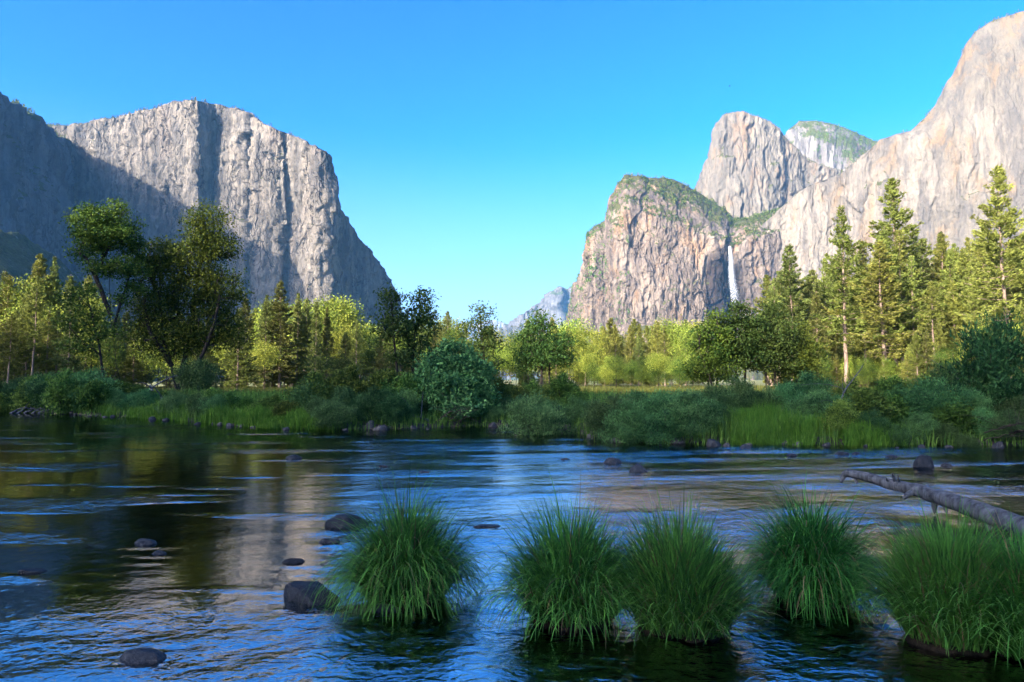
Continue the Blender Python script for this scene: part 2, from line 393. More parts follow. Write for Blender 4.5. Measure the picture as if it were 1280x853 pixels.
ROCKS = [  # px, py of the waterline centre, width px, height px, prototype, label
    (386, 756, 92, 24, 0, 'big dark angular boulder beside the left grass tussock'),
    (168, 832, 66, 18, 1, 'smooth oval grey rock alone in the lower left of the river'),
    (428, 660, 66, 20, 2, 'flat dark rock just behind the left grass tussock'),
    (478, 770, 46, 15, 3, 'small bluish stone at the foot of the left grass tussock'),
    (364, 705, 30, 7, 1, 'thin low rock upstream of the big dark angular boulder'),
    (409, 680, 28, 8, 4, 'small flat rock between the flat dark rock and the big boulder'),
    (177, 682, 32, 9, 1, 'small rounded rock in the calm dark reflections at left'),
    (196, 694, 20, 6, 3, 'pebble sized rock next to the small rounded rock at left'),
    (365, 574, 24, 7, 2, 'low rock in the sunlit green reflection left of centre'),
    (767, 580, 26, 10, 1, 'rounded dark rock upstream of the taller dark rock at mid river'),
    (800, 591, 29, 14, 5, 'taller domed dark rock at mid river above the middle tussocks'),
    (1162, 585, 32, 21, 6, 'pointed dark boulder behind the fallen log'),
    (1186, 584, 16, 6, 1, 'small stone touching the pointed dark boulder'),
    (895, 557, 20, 11, 0, 'grey block of stone at the foot of the green grassy bank'),
    (934, 560, 16, 6, 3, 'small stone just right of the grey block below the grassy bank'),
    (1055, 569, 20, 6, 4, 'flat stone in the ripples below the grassy bank'),
    (1072, 569, 13, 5, 1, 'tiny stone right of the flat stone in the ripples'),
    (1116, 572, 18, 4, 2, 'thin stone between the flat stone and the pointed boulder'),
    (992, 570, 15, 4, 3, 'small low stone in the ripples left of the log tip'),
    (530, 592, 16, 4, 1, 'small wet stone in the blue water behind the left tussock'),
    (478, 584, 14, 3, 4, 'tiny wet stone left of the small wet stone behind the left tussock'),
    (706, 575, 14, 3, 2, 'tiny low stone left of the rounded dark rock at mid river'),
    (607, 662, 40, 5, 4, 'barely emerging flat rock in the gap between the tussocks'),
    (1093, 706, 26, 14, 3, 'wet grey stone between the mop tussock and the big right clump'),
    (716, 783, 24, 9, 2, 'dark stone at the water edge below the middle tussock'),
    (30, 718, 40, 5, 4, 'barely emerging stone near the left edge of the river'),
]
rock_xy = [onz(a, b_)[:2] for a, b_, *_ in ROCKS]

def water_grid():
    U = np.concatenate([sinh_axis(0, .5, -14, -.86, 60)[:-1], np.linspace(-.86, .86, 760), sinh_axis(0, .5, .86, 14, 60)[1:]])
    T = np.concatenate([np.linspace(-8, 1.2, 24)[:-1], np.geomspace(1.2, 52, 900), np.geomspace(52, 140, 40)[1:]])
    XX = U[None] * (np.maximum(T, 0)[:, None] + 2.0); YY = np.broadcast_to(T[:, None], XX.shape).copy()
    return XX, YY
XX, YY = water_grid()
# riffles and calm pools as the photo shows them: calm dark pool on the left, fast broken water elsewhere
fast = smooth(-.35, .45, fbm(XX * .10 + .3, YY * .22, 0, 21, 3) + .9 * smooth(-.75, .1, (XX + 2.0) / (YY + 4)) - .25 + .5 * smooth(8, 4, YY))
fast *= 1 - .55 * np.exp(-(((XX / (YY + 1)) - .02) / .1) ** 2)
streaky = smooth(.25, .6, fbm(XX * .35 + YY * .1, YY * .9, 0, 31, 3))
calm = smooth(-.10, -.30, (XX + .6 * perlin(XX * .4, YY * .5, 0, 33)) / (YY + .5)) * smooth(4.2, 6.2, YY + .8 * perlin(XX * .5, 3, 0, 34))
amp = (1 - calm) * .22 + calm * .03 + (1 - .92 * calm) * (.95 - .25 * smooth(8, 20, YY)) * (0 + .62 * fast + .25 * streaky * (.3 + fast))
xr, yr = XX * .94 + YY * .34, -XX * .34 + YY * .94
far = smooth(60, 20, YY)
ruffle = smooth(.22, .42, fbm(XX * .22 + .1 * YY, YY * 1.0, 0, 57, 3)) * calm
amp = amp + .42 * ruffle
patch = smooth(-.25, .45, fbm((XX * .94 + YY * .2) * .16, (YY - .15 * XX) * .75, 0, 67, 3))
amp = amp * (calm + (1 - calm) * (.34 + .95 * patch))
near = .75 + .25 * smooth(5, 9, YY)
amp = amp * near
H = amp * (.030 * perlin(xr * .45, yr * .8, 0, 40) + .022 * perlin(xr * .9, yr * 1.7, 0, 41) + .016 * perlin(xr * 2.1, yr * 3.4, 0, 42) + .0075 * perlin(xr * 4.6, yr * 6.5, 0, 43) * far + .0035 * perlin(xr * 10, yr * 13, 0, 44) * smooth(16, 6, YY))
for (rx, ry), rk in zip(rock_xy, ROCKS):            # wakes trailing from the rocks
    dx, dy = XX - rx, YY - ry
    w = rk[2] / F * ry
    H += .004 * np.exp(-((dx * 1.2 + dy * .3) / (w * 1.2)) ** 2) * np.exp(-np.maximum(0, -dy) / (w * 3)) * (dy < 0) * np.sin(-dy * 9 / max(w, .2) * .6) * min(1, w * 3)
ny, nx = XX.shape
i = np.arange(ny - 1)[:, None] * nx; j = np.arange(nx - 1)[None]
Q = np.stack([i + j, i + j + 1, i + nx + j + 1, i + nx + j], -1).reshape(-1, 4)
w = obj('water', mesh_np('water', np.stack([XX, YY, H], -1).reshape(-1, 3), [Q], M['water'], True, np.clip(amp, 0, 1.2).ravel()))
tag(w, 'rippling blue river reflecting sky, trees and cliffs', None, None, 'structure')

# ------------------------------------------------------------------ cliffs
CLIFF_PTS = {}
def massif(name, nodes, mat, label, seed=0, nx=420, nz=150, relief=(26, 13, 5), talus=90, talus_h=.14, lean=.07, backd=350, power=1.0, nback=10, crest_keep=.35, zbase=0.0):
    """a solid mountain: talus, wall, brim slope, plateau and back. nodes = (px, depth, y of crest[, y of brim, slope depth])"""
    A = np.array([(n + (n[2] + 1.0, 15.0))[:5] if len(n) < 5 else n for n in nodes], float)
    base = at(A[:, 0], np.full(len(A), 480.0), A[:, 1])
    ln = np.concatenate([[0], np.cumsum(np.linalg.norm(np.diff(base[:, :2], axis=0), axis=1))])
    S = np.linspace(0, ln[-1], nx)
    px, d, yt, yb, bk = [np.interp(S, ln, A[:, k]) for k in range(5)]
    c0 = at(px, np.full(nx, 480.0), d - talus); c0[:, 2] = zbase - 10
    top_h = (480 - yb) / F * d
    ld = lean * top_h
    brim = at(px, yb, d + ld); crest = at(px, yt, d + ld + bk)
    c1 = at(px, np.full(nx, 480.0), d); c1[:, 2] = talus_h * brim[:, 2]
    rows = []
    nt_ = max(6, nz // 10)
    for t in np.linspace(0, 1, nt_)[:-1]: rows.append((c0 + (c1 - c0) * t, .25 + .4 * t))
    for t in np.linspace(0, 1, nz):
        f = t ** power
        p = c1 + (brim - c1) * np.array([1, 1, 0]) * (f if power != 1 else t) + (brim - c1) * np.array([0, 0, 1]) * t
        rows.append((p, 1.0 if t < .9 else 1 - (t - .9) * 3))
    ns = max(8, nz // 4)
    for t in np.linspace(0, 1, ns)[1:]:
        p = brim + (crest - brim) * t
        p[:, 2] += (crest - brim)[:, 2] * .12 * np.sin(np.pi * t)
        rows.append((p, .7 + (crest_keep - .7) * t))
    bdir = crest[:, :2] / np.linalg.norm(crest[:, :2], axis=1)[:, None]
    for t in np.linspace(0, 1, nback)[1:]:
        p = crest.copy(); p[:, :2] += bdir * backd * t; p[:, 2] = crest[:, 2] * (1 - .12 * t - .85 * smooth(.45, 1, t)) + (-20) * t
        rows.append((p, .3 * (1 - t)))
    P = np.stack([r[0] for r in rows]); Wt = np.stack([np.full(nx, r[1]) for r in rows])
    gu = np.gradient(P, axis=1); gv = np.gradient(P, axis=0)
    n = np.cross(gu, gv); n /= np.linalg.norm(n, axis=2)[:, :, None] + 1e-9
    n[..., 2] *= .5
    Sg = np.broadcast_to(S, P.shape[:2]); Z = P[..., 2]
    dsp = relief[0] * fbm(Sg / 190, Z / 800, 0, seed, 3) + relief[1] * ridged(Sg / 75 + .5 * fbm(Sg / 120, Z / 200, 0, seed + 30, 2), Z / 300, 0, seed + 5, 3) - relief[1] * .4
    wx = Sg + 14 * fbm(Sg / 60, Z / 90, 0, seed + 20, 2); wz = Z + 40 * fbm(Sg / 90, Z / 120, 0, seed + 22, 2) + Sg * .3
    dsp = dsp + relief[2] * (.8 * fbm(P[..., 0] / 20, P[..., 1] / 20, Z / 34, seed + 9, 3) + 1.1 * slabs(wx / 46, wz / 170, seed) + .8 * slabs(wx / 19 + 7, wz / 60, seed + 5) + .45 * slabs(wx / 9, wz / 26 + 3, seed + 8))
    P = P + n * (dsp * Wt)[..., None]
    m_, n_ = P.shape[:2]
    i = np.arange(m_ - 1)[:, None] * n_; j = np.arange(n_ - 1)[None]
    Q = np.stack([i + j, i + j + 1, i + n_ + j + 1, i + n_ + j], -1).reshape(-1, 4)
    o = obj(name, mesh_np(name, P.reshape(-1, 3), [Q], mat))
    tag(o, label, None, None, 'structure')
    r0 = nt_ - 1 + nz
    CLIFF_PTS[label] = dict(P=P, brim=r0, crest=r0 + ns - 2, wall0=nt_ - 1)
    return o

FALL = at(909, 362, 2330)
# the big lit wall with its prow, left of centre
massif('granite_cliff', [(20, 2420, 172), (60, 2370, 157), (75, 2340, 158), (110, 2300, 154), (150, 2240, 147), (190, 2180, 136), (215, 2140, 129), (238, 2075, 126), (247, 2055, 126), (252, 2085, 127), (268, 2130, 130), (284, 2125, 134), (297, 2095, 139), (306, 2085, 143), (312, 2110, 146), (330, 2062, 154), (352, 2042, 163), (358, 2065, 166), (375, 2025, 174), (398, 1975, 185), (407, 1980, 189), (411, 1995, 196), (413, 2040, 235), (417, 2100, 254), (430, 2180, 266), (450, 2320, 298), (472, 2460, 325), (488, 2560, 350), (497, 2620, 372), (506, 2700, 400), (540, 2900, 450)],
       M['wall_west'], 'huge pale granite cliff with a sharp prow, upper face sunlit', 1, 900, 320, (20, 9, 7), 110, .12, .05, 500)
# the nearer ridge on the left that stays in shade and throws its shadow over the lit wall
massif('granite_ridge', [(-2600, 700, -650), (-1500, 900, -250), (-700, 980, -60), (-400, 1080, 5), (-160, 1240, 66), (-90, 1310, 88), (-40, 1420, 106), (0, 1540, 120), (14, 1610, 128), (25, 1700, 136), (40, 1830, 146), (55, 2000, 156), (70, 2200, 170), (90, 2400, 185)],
       M['wall_shade_tinted'], 'dark granite ridge in shade at the left edge', 2, 520, 150, (34, 26, 7), 330, .30, .07, 500)
# right side
massif('granite_cliff', [(690, 2760, 440), (703, 2680, 425), (713, 2600, 398), (720, 2540, 355), (729, 2470, 320), (733, 2440, 291, 296, 20), (745, 2420, 283, 300, 60), (757, 2400, 276, 320, 90), (764, 2370, 250, 300, 90), (772, 2350, 233, 275, 110), (782, 2340, 219, 262, 110), (800, 2330, 221, 262, 130), (842, 2320, 224, 281, 230), (868, 2320, 238, 290, 260), (890, 2325, 252, 297, 280), (905, 2335, 262, 303, 280), (911, 2360, 267, 308, 270), (917, 2375, 272, 309, 260), (923, 2365, 272, 307, 250), (940, 2340, 272, 300, 240), (970, 2380, 262, 290, 240), (1010, 2450, 262, 280, 200)],
       M['wall_mid'] if False else rock_face('granite_brushy_cliff', (0.151, 0.115, 0.0886), (0.225, 0.179, 0.141), (0.0685, 0.0566, 0.0514), (0.221, 0.134, 0.072), .7, .50, fall=tuple(FALL)), 'lower brushy cliff left of the waterfall', 3, 700, 240, (24, 11, 8), 220, .34, .05, 420)
massif('granite_dome', [(850, 2980, 285), (860, 2950, 255), (868, 2920, 234), (880, 2880, 206), (888, 2860, 196), (893, 2850, 168), (898, 2840, 153), (908, 2835, 144), (922, 2830, 141), (945, 2830, 146), (960, 2840, 152), (973, 2850, 160), (990, 2880, 179), (1005, 2900, 194), (1025, 2930, 207), (1060, 2980, 216), (1090, 3020, 228)],
       M['wall_mid'], 'pale rounded granite peak behind the lower brushy cliff', 4, 360, 130, (22, 10, 6), 80, .12, .13, 420, 1.5)
massif('granite_dome', [(960, 3500, 200), (980, 3470, 172), (988, 3460, 160), (998, 3450, 151, 165, 60), (1020, 3450, 151, 175, 120), (1040, 3450, 155, 185, 200), (1058, 3460, 161, 195, 260), (1080, 3500, 170, 205, 260), (1096, 3540, 177, 212, 240), (1130, 3600, 195, 225, 200), (1180, 3700, 220, 240, 100)],
       rock_face('granite_green_peak', (0.181, 0.166, 0.148), (0.219, 0.199, 0.181), (0.104, 0.095, 0.09), (0.219, 0.143, 0.0806), .5, .72, (.065, .08, .02)), 'farther peak with a green brush slope behind the pale rounded peak', 6, 300, 90, (22, 10, 6), 60, .1, .15, 420)
massif('granite_cliff', [(900, 2560, 345), (915, 2500, 318), (922, 2460, 307), (936, 2420, 294), (952, 2390, 282), (968, 2370, 268), (983, 2360, 253), (1000, 2340, 240), (1013, 2330, 231), (1035, 2320, 223), (1052, 2310, 218), (1058, 2280, 214), (1064, 2220, 206), (1078, 2190, 196), (1090, 2180, 184), (1099, 2170, 175), (1120, 2150, 168), (1139, 2120, 164, 176, 60), (1155, 2100, 148, 176, 70), (1169, 2090, 131, 178, 80), (1182, 2070, 110, 181, 80), (1194, 2060, 91, 184, 80), (1203, 2050, 72, 187, 80), (1210, 2040, 55, 189, 80), (1220, 2030, 40, 192, 80), (1240, 2010, 26, 197, 80), (1265, 1990, 18, 203, 80), (1285, 1970, 12, 207, 80), (1340, 1900, 2, 215, 80), (1500, 1750, -10, 220, 80), (1800, 1500, -10, 230, 80)],
       M['wall_warm'], 'great pale granite wall rising out of frame at right', 8, 800, 260, (22, 6, 4), 160, .10, .07, 500, 1.3)
massif('distant_hill', [(560, 7600, 440), (610, 7500, 425), (640, 7400, 401), (655, 7300, 391), (670, 7300, 381), (684, 7200, 369), (692, 7100, 362), (699, 7100, 359), (702, 7250, 361), (709, 7200, 361), (720, 7100, 354), (740, 7100, 345), (780, 7000, 345)],
       M['wall_far'], 'small distant blue-grey rock spire and wooded slope beyond the valley', 11, 200, 60, (60, 40, 14), 200, .1, .1, 900)
massif('distant_peak', [(545, 14000, 425), (565, 14000, 409), (577, 14000, 402), (590, 14000, 406), (603, 14000, 403), (617, 14000, 400), (640, 14000, 408), (670, 14000, 425)],
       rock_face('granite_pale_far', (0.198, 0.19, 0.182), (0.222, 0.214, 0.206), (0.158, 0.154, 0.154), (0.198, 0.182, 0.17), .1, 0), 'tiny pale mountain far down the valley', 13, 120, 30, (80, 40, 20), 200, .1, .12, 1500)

# brush-covered talus slope under the shaded ridge
def slope_sheet():
    P = []
    for px, d, y in [(-900, 260, 470), (-500, 380, 385), (-250, 480, 290), (-120, 560, 245), (-60, 600, 262), (0, 650, 287), (30, 690, 298), (60, 740, 318), (90, 800, 342), (125, 900, 372), (170, 1050, 410), (230, 1250, 450)]:
        P.append((px, d, y))
    A = np.array(P, float); k = 160
    u = np.linspace(0, len(A) - 1, k); px, d, y = [np.interp(u, np.arange(len(A)), A[:, c]) for c in range(3)]
    crest = at(px, y, d); rows = []
    for t in np.linspace(0, 1, 60):
        p = crest.copy(); p[:, 0] = crest[:, 0] + (1 - t) * crest[:, 2] * 1.15; p[:, 1] = crest[:, 1] - (1 - t) * crest[:, 2] * .25; p[:, 2] = crest[:, 2] * t - 6 * (1 - t)
        rows.append(p)
    for t in np.linspace(0, 1, 14)[1:]:
        p = crest.copy(); p[:, 0] -= 260 * t; p[:, 1] += 60 * t; p[:, 2] *= 1 - .1 * t; p[:, 2] -= 40 * t
        rows.append(p)
    G = np.stack(rows)
    G[..., 2] += 5 * fbm(G[..., 0] / 40, G[..., 1] / 40, 0, 51, 4) + 3 * np.abs(perlin(G[..., 0] / 9, G[..., 1] / 9, 0, 55))
    m_, n_ = G.shape[:2]; i = np.arange(m_ - 1)[:, None] * n_; j = np.arange(n_ - 1)[None]
    Q = np.stack([i + j, i + j + 1, i + n_ + j + 1, i + n_ + j], -1).reshape(-1, 4)
    m, nt, b = newmat('brushy_talus')
    pos = N(nt, 'ShaderNodeNewGeometry').outputs['Position']
    n1 = noise(nt, pos, .06, 8, .7); n2 = noise(nt, pos, .35, 5, .7)
    c = mix(nt, ramp(nt, n2, [(.35, gray(0)), (.65, gray(1))]), (.014, .028, .010), (.05, .075, .022))
    c = mix(nt, ramp(nt, n1, [(.60, gray(0)), (.70, gray(.8))]), c, (.22, .21, .20))
    L(nt, c, b.inputs['Base Color']); b.inputs['Roughness'].default_value = .95; bump(nt, b, n2, 1, 3)
    o = obj('talus_slope', mesh_np('talus_slope', G.reshape(-1, 3), [Q], m))
    tag(o, 'dark green brushy slope under the shaded ridge at left', None, None, 'structure')
slope_sheet()

# unseen rise added on the sun's side to shade the river and banks
def add_shading_rise():
    sx, sy = math.sin(SUN_AZ), math.cos(SUN_AZ)
    K, D = 14.0, 190.0
    crest_h = K + math.tan(SUN_EL) * D
    T = np.linspace(-175, 120, 330); Uu = np.linspace(-70, 160, 60)
    TT, UU = np.meshgrid(T, Uu)
    hh = crest_h + 2.0 * perlin(TT / 37, 0, 0, 61) + 2.6 * perlin(TT / 9, 0, 0, 62) + 1.5 * np.abs(perlin(TT / 3.1, 0, 0, 63))
    prof = np.where(UU < 0, smooth(-70, 0, UU), 1 - .5 * smooth(0, 160, UU))
    X = sx * (D + UU) + sy * TT * -1; Y = sy * (D + UU) + sx * TT
    Z = hh * prof * smooth(-175, -120, TT) * smooth(120, 70, TT)
    m_, n_ = X.shape; i = np.arange(m_ - 1)[:, None] * n_; j = np.arange(n_ - 1)[None]
    Q = np.stack([i + j, i + j + 1, i + n_ + j + 1, i + n_ + j], -1).reshape(-1, 4)
    m, nt, b = newmat('shading_rise_green')
    n1 = noise(nt, N(nt, 'ShaderNodeNewGeometry').outputs['Position'], .3, 6, .7)
    L(nt, mix(nt, n1, (.015, .025, .008), (.05, .065, .02)), b.inputs['Base Color']); b.inputs['Roughness'].default_value = .95
    o = obj('shading_rise', mesh_np('shading_rise', np.stack([X, Y, Z], -1).reshape(-1, 3), [Q], m))
    tag(o, 'unseen rise added behind the viewpoint to shade the river', None, None, 'structure')
add_shading_rise()

# ------------------------------------------------------------------ the valley's blue air
def haze():
    import bmesh
    bm = bmesh.new(); bmesh.ops.create_cube(bm, size=1.0)
    me = bpy.data.meshes.new('haze'); bm.to_mesh(me); bm.free()
    m = bpy.data.materials.new('haze'); m.use_nodes = True; nt = m.node_tree
    nt.nodes.remove(nt.nodes['Principled BSDF'])
    v = N(nt, 'ShaderNodeVolumePrincipled'); v.inputs['Color'].default_value = (.18, .52, 1, 1); v.inputs['Density'].default_value = HAZE; v.inputs['Anisotropy'].default_value = .0
    L(nt, v.outputs[0], nt.nodes['Material Output'].inputs['Volume'])
    me.materials.append(m)
    o = obj('haze', me, None, (0, 5500, 900)); o.scale = (19000, 20500, 3600)
    tag(o, 'thin blue air over the valley', None, None, 'stuff')
if HAZE > 0: haze()
# ------------------------------------------------------------------ waterfall
def waterfall():
    m, nt, b = newmat('falling_water')
    tc = N(nt, 'ShaderNodeTexCoord').outputs['Object']
    n = noise(nt, mapped(nt, tc, (.14, .14, .012)), 1, 8, .7, .4)
    b.inputs['Base Color'].default_value = (.36, .38, .41, 1); b.inputs['Roughness'].default_value = .9
    t = N(nt, 'ShaderNodeBsdfTransparent'); ms = N(nt, 'ShaderNodeMixShader')
    at_ = N(nt, 'ShaderNodeAttribute', attribute_name='tint').outputs['Fac']
    L(nt, ramp(nt, mth(nt, 'MULTIPLY', at_, mth(nt, 'ADD', n, .35)), [(.2, gray(0)), (.75, gray(1))]), ms.inputs[0])
    L(nt, t.outputs[0], ms.inputs[1]); L(nt, b.outputs[0], ms.inputs[2]); L(nt, ms.outputs[0], nt.nodes['Material Output'].inputs['Surface'])
    rows = 60; cols = 17; mb = MB(); V = []; tt = []
    for r_ in range(rows):
        f = r_ / (rows - 1)
        y = 308 + 74 * f; cx = 912.5 + 7 * f ** 1.4 + .5 * math.sin(f * 9); hw = 3.2 + 7.5 * f ** 1.2
        for c in range(cols):
            u = c / (cols - 1) * 2 - 1
            p = at(cx + u * hw, y, 2318 - 14 * (1 - u * u) - 12 * f)
            V.append(p); tt.append((1 - abs(u) ** 1.6) * (1 - .62 * f))
    i = np.arange(rows - 1)[:, None] * cols; j = np.arange(cols - 1)[None]
    Q = np.stack([i + j, i + j + 1, i + cols + j + 1, i + cols + j], -1).reshape(-1, 4)
    V = np.array(V); o0 = V[-cols // 2].copy()
    o = obj('waterfall', mesh_np('waterfall', V - o0, [Q], m, True, tt), None, o0)
    tag(o, 'tall thin white waterfall dropping down the dark wet cliff', 'waterfall')
waterfall()

# ------------------------------------------------------------------ plant builders (each returns {part: mesh})
def conifer(seed, h, clear, rad, gap, tuft, mat, bark, droop=-.25, density=1.0, irregular=.25):
    rng = np.random.RandomState(seed)
    wood = MB(); crown = MB()
    k = 14; z = np.linspace(0, h, k)
    bend = np.cumsum(rng.normal(0, h * .0022, (k, 2)), axis=0)
    tr = np.column_stack([bend, z]); r0 = h * .0125
    wood.tube(tr, r0 * (1 - z / h * .93) * (1 + .5 * np.exp(-z / (h * .02))), 7)
    C, AX, TT = [], [], []
    zc = clear * h
    bz = zc
    while bz < h * .985:
        f = (bz - zc) / (h - zc)
        nb = rng.randint(3, 6)
        a0 = rng.random() * 6.28
        for b_ in range(nb):
            if rng.random() < .10 * irregular / .25: continue
            a = a0 + b_ * 6.283 / nb + rng.normal(0, .3)
            env = (1 - f) ** .8 * (.55 + .45 * min(1, f / .15)) + .03
            ln = rad * env * (1 + rng.normal(0, irregular))
            if ln < .12: ln = .12
            base = np.array([np.interp(bz, z, tr[:, 0]), np.interp(bz, z, tr[:, 1]), bz])
            up = droop + .75 * f + rng.normal(0, .08)
            dirn = np.array([math.cos(a), math.sin(a), up]); dirn /= np.linalg.norm(dirn)
            nseg = 5; s = np.linspace(0, 1, nseg)
            pts = base + dirn * ln * s[:, None]; pts[:, 2] += ln * (.18 * s ** 2 - .10 * s)
            wood.tube(pts, .02 + h * .0016 * (1 - f) * (1 - s * .8), 3)
            side = np.array([-math.sin(a), math.cos(a), 0])
            nt_ = int(max(3, ln / tuft * 2.6 * density))
            t = .18 + .82 * rng.random(nt_) ** .75
            p = base + dirn * ln * t[:, None]; p[:, 2] += ln * (.18 * t ** 2 - .10 * t)
            lat = rng.normal(0, 1, nt_) * (.26 * ln * (1.08 - t)); p = p + side * lat[:, None]
            p[:, 2] += rng.normal(0, tuft * .22, nt_) - np.abs(lat) * .15
            C.append(p)
            ax = dirn[None] * .8 + side[None] * np.sign(lat)[:, None] * .7 + np.array([0, 0, .15])
            AX.append(ax); TT.append(np.clip(.25 + .55 * rng.random() + rng.normal(0, .15, nt_), 0, 1))
        bz += gap * (1 - .45 * f) * (.7 + .6 * rng.random())
    C = np.concatenate(C); AX = np.concatenate(AX); TT = np.concatenate(TT)
    C = np.repeat(C, 9, 0); AX = np.repeat(AX, 9, 0); TT = np.repeat(TT, 9)
    C = C + rng.normal(0, tuft * .30, C.shape)
    crown.add(*[v for v in leaf_quads(rng, C, tuft * .95, .34, AX, .6, TT)][:2], tint=np.repeat(TT, 4))
    return {'trunk': wood.mesh('trunk', bark, True), 'crown': crown.mesh('crown', mat)}, h

def leafy(seed, trunks, centers, leaf, nleaf, sig, mat, bark, r_tip=.012, aspect=.6, axis_up=0.0, step=.45, twig_leaf=True, expo=2.3, spread=1.0, rmin=None):
    """woody plant: trunk polylines, limbs grown to the crown's clump centres, leaves round the clumps"""
    rng = np.random.RandomState(seed)
    nodes, par, chains = [], [], []
    for t in trunks:
        t = np.asarray(t, float); ch = []
        P = [t[0]]
        for a, b_ in zip(t[:-1], t[1:]):
            n = max(1, int(np.linalg.norm(b_ - a) / step))
            for q in range(1, n + 1): P.append(a + (b_ - a) * q / n + rng.normal(0, step * .05, 3))
        for q, p in enumerate(P):
            par.append(-1 if q == 0 else len(nodes) - 1); ch.append(len(nodes)); nodes.append(p)
        chains.append(ch)
    centers = np.asarray(centers, float)
    base = np.array(nodes)
    order = np.argsort(np.min(np.linalg.norm(centers[:, None] - base[None], axis=2), axis=1))
    plen = [0.0] * len(nodes)
    for q in range(len(nodes)):
        if par[q] >= 0: plen[q] = plen[par[q]] + np.linalg.norm(nodes[q] - nodes[par[q]])
    tips = []
    for ci in order:
        c = centers[ci]; A = np.array(nodes)
        dd = A - c; dist = np.linalg.norm(dd, axis=1)
        cost = dist + .18 * np.array(plen) + .9 * np.maximum(0, dd[:, 2]) + 10 * (np.array(par) < 0)
        jn = int(np.argmin(cost)); d0 = dist[jn]
        n = max(1, int(d0 / step)); prev = jn; ch = [jn]
        for q in range(1, n + 1):
            p = A[jn] + (c - A[jn]) * q / n
            p = p + rng.normal(0, .05 * d0, 3) * (q < n); p[2] += .10 * d0 * math.sin(math.pi * q / n)
            par.append(prev); plen.append(plen[prev] + d0 / n); nodes.append(p); prev = len(nodes) - 1; ch.append(prev)
        chains.append(ch); tips.append(prev)
    nn = len(nodes); acc = np.zeros(nn)
    haschild = np.zeros(nn, bool)
    for q in range(nn):
        if par[q] >= 0: haschild[par[q]] = True
    acc[~haschild] = r_tip ** expo
    for q in range(nn - 1, -1, -1):
        if par[q] >= 0: acc[par[q]] += acc[q]
    rad = acc ** (1 / expo)
    A = np.array(nodes); wood = MB()
    for ch in chains:
        if len(ch) < 2: continue
        r = rad[ch].copy(); r[0] = min(r[0], r[1] * 1.25)
        wood.tube(A[ch], r, 8 if r[0] > .1 else (5 if r[0] > .035 else 3))
    C = np.repeat(centers, nleaf, 0); tb = np.repeat(np.clip(.5 + rng.normal(0, .22, len(centers)), 0, 1), nleaf)
    sig = np.broadcast_to(np.asarray(sig, float), (3,))
    C = C + np.clip(rng.normal(0, 1, C.shape), -2.0, 2.0) * sig
    ax = None
    if axis_up:
        out = C - np.repeat(centers, nleaf, 0); out /= np.linalg.norm(out, axis=1)[:, None] + 1e-9
        ax = out * .5 + np.array([0, 0, axis_up])
    V, Q, t = leaf_quads(rng, C, leaf, aspect, ax, spread, np.clip(tb + rng.normal(0, .18, len(C)), 0, 1))
    crown = MB(); crown.add(V, Q, None, t)
    return {'trunk': wood.mesh('trunk', bark, True), 'crown': crown.mesh('crown', mat)}

def blob_points(rng, blobs, n, hollow=.35):
    """n points in a union of ellipsoids (cx, cy, cz, rx, ry, rz), spread towards their outsides"""
    B = np.array(blobs, float); vol = (B[:, 3] * B[:, 4] * B[:, 5]) ** .8; out = []
    for b_, k in zip(B, np.maximum(1, np.round(n * vol / vol.sum()).astype(int))):
        d = rng.normal(size=(k, 3)); d /= np.linalg.norm(d, axis=1)[:, None]
        r = (hollow + (1 - hollow) * rng.random(k)) ** .6
        out.append(b_[:3] + d * r[:, None] * b_[3:])
    return np.concatenate(out)

def broadleaf(seed, h, w, clear, nclump, leaf, nleaf, mat, bark, lean=.0, stems=1, sigk=.09, r_tip=.012):
    rng = np.random.RandomState(seed)
    blobs = []
    for q in range(7):
        f = rng.random(); zz = h * (clear + (1 - clear) * (.18 + .7 * f)); rr = w * (.5 - .28 * abs(f - .35))
        a = rng.random() * 6.28; o = w * .24 * rng.random()
        blobs.append((o * math.cos(a), o * math.sin(a), zz, rr * (.6 + .3 * rng.random()), rr * (.6 + .3 * rng.random()), h * (1 - clear) * .2))
    blobs.append((0, 0, h * .86, w * .2, w * .2, h * .13))
    C = blob_points(rng, blobs, nclump); C[:, 2] = np.clip(C[:, 2], h * .06, h * .985)
    tr = []
    for s in range(stems):
        a = rng.random() * 6.28; o = 0 if stems == 1 else w * .18
        tr.append([(.05 * s, .03 * s, -.2), (o * .4 * math.cos(a) + lean * h * .2, o * .4 * math.sin(a), h * .25), (o * math.cos(a) + lean * h * .5, o * math.sin(a), h * .55), (o * 1.1 * math.cos(a) + lean * h * .5, o * 1.1 * math.sin(a), h * .78)])
    s = w * sigk
    return leafy(seed, tr, C, leaf, nleaf, (s, s, s * .65), mat, bark, r_tip, step=h / 22), h

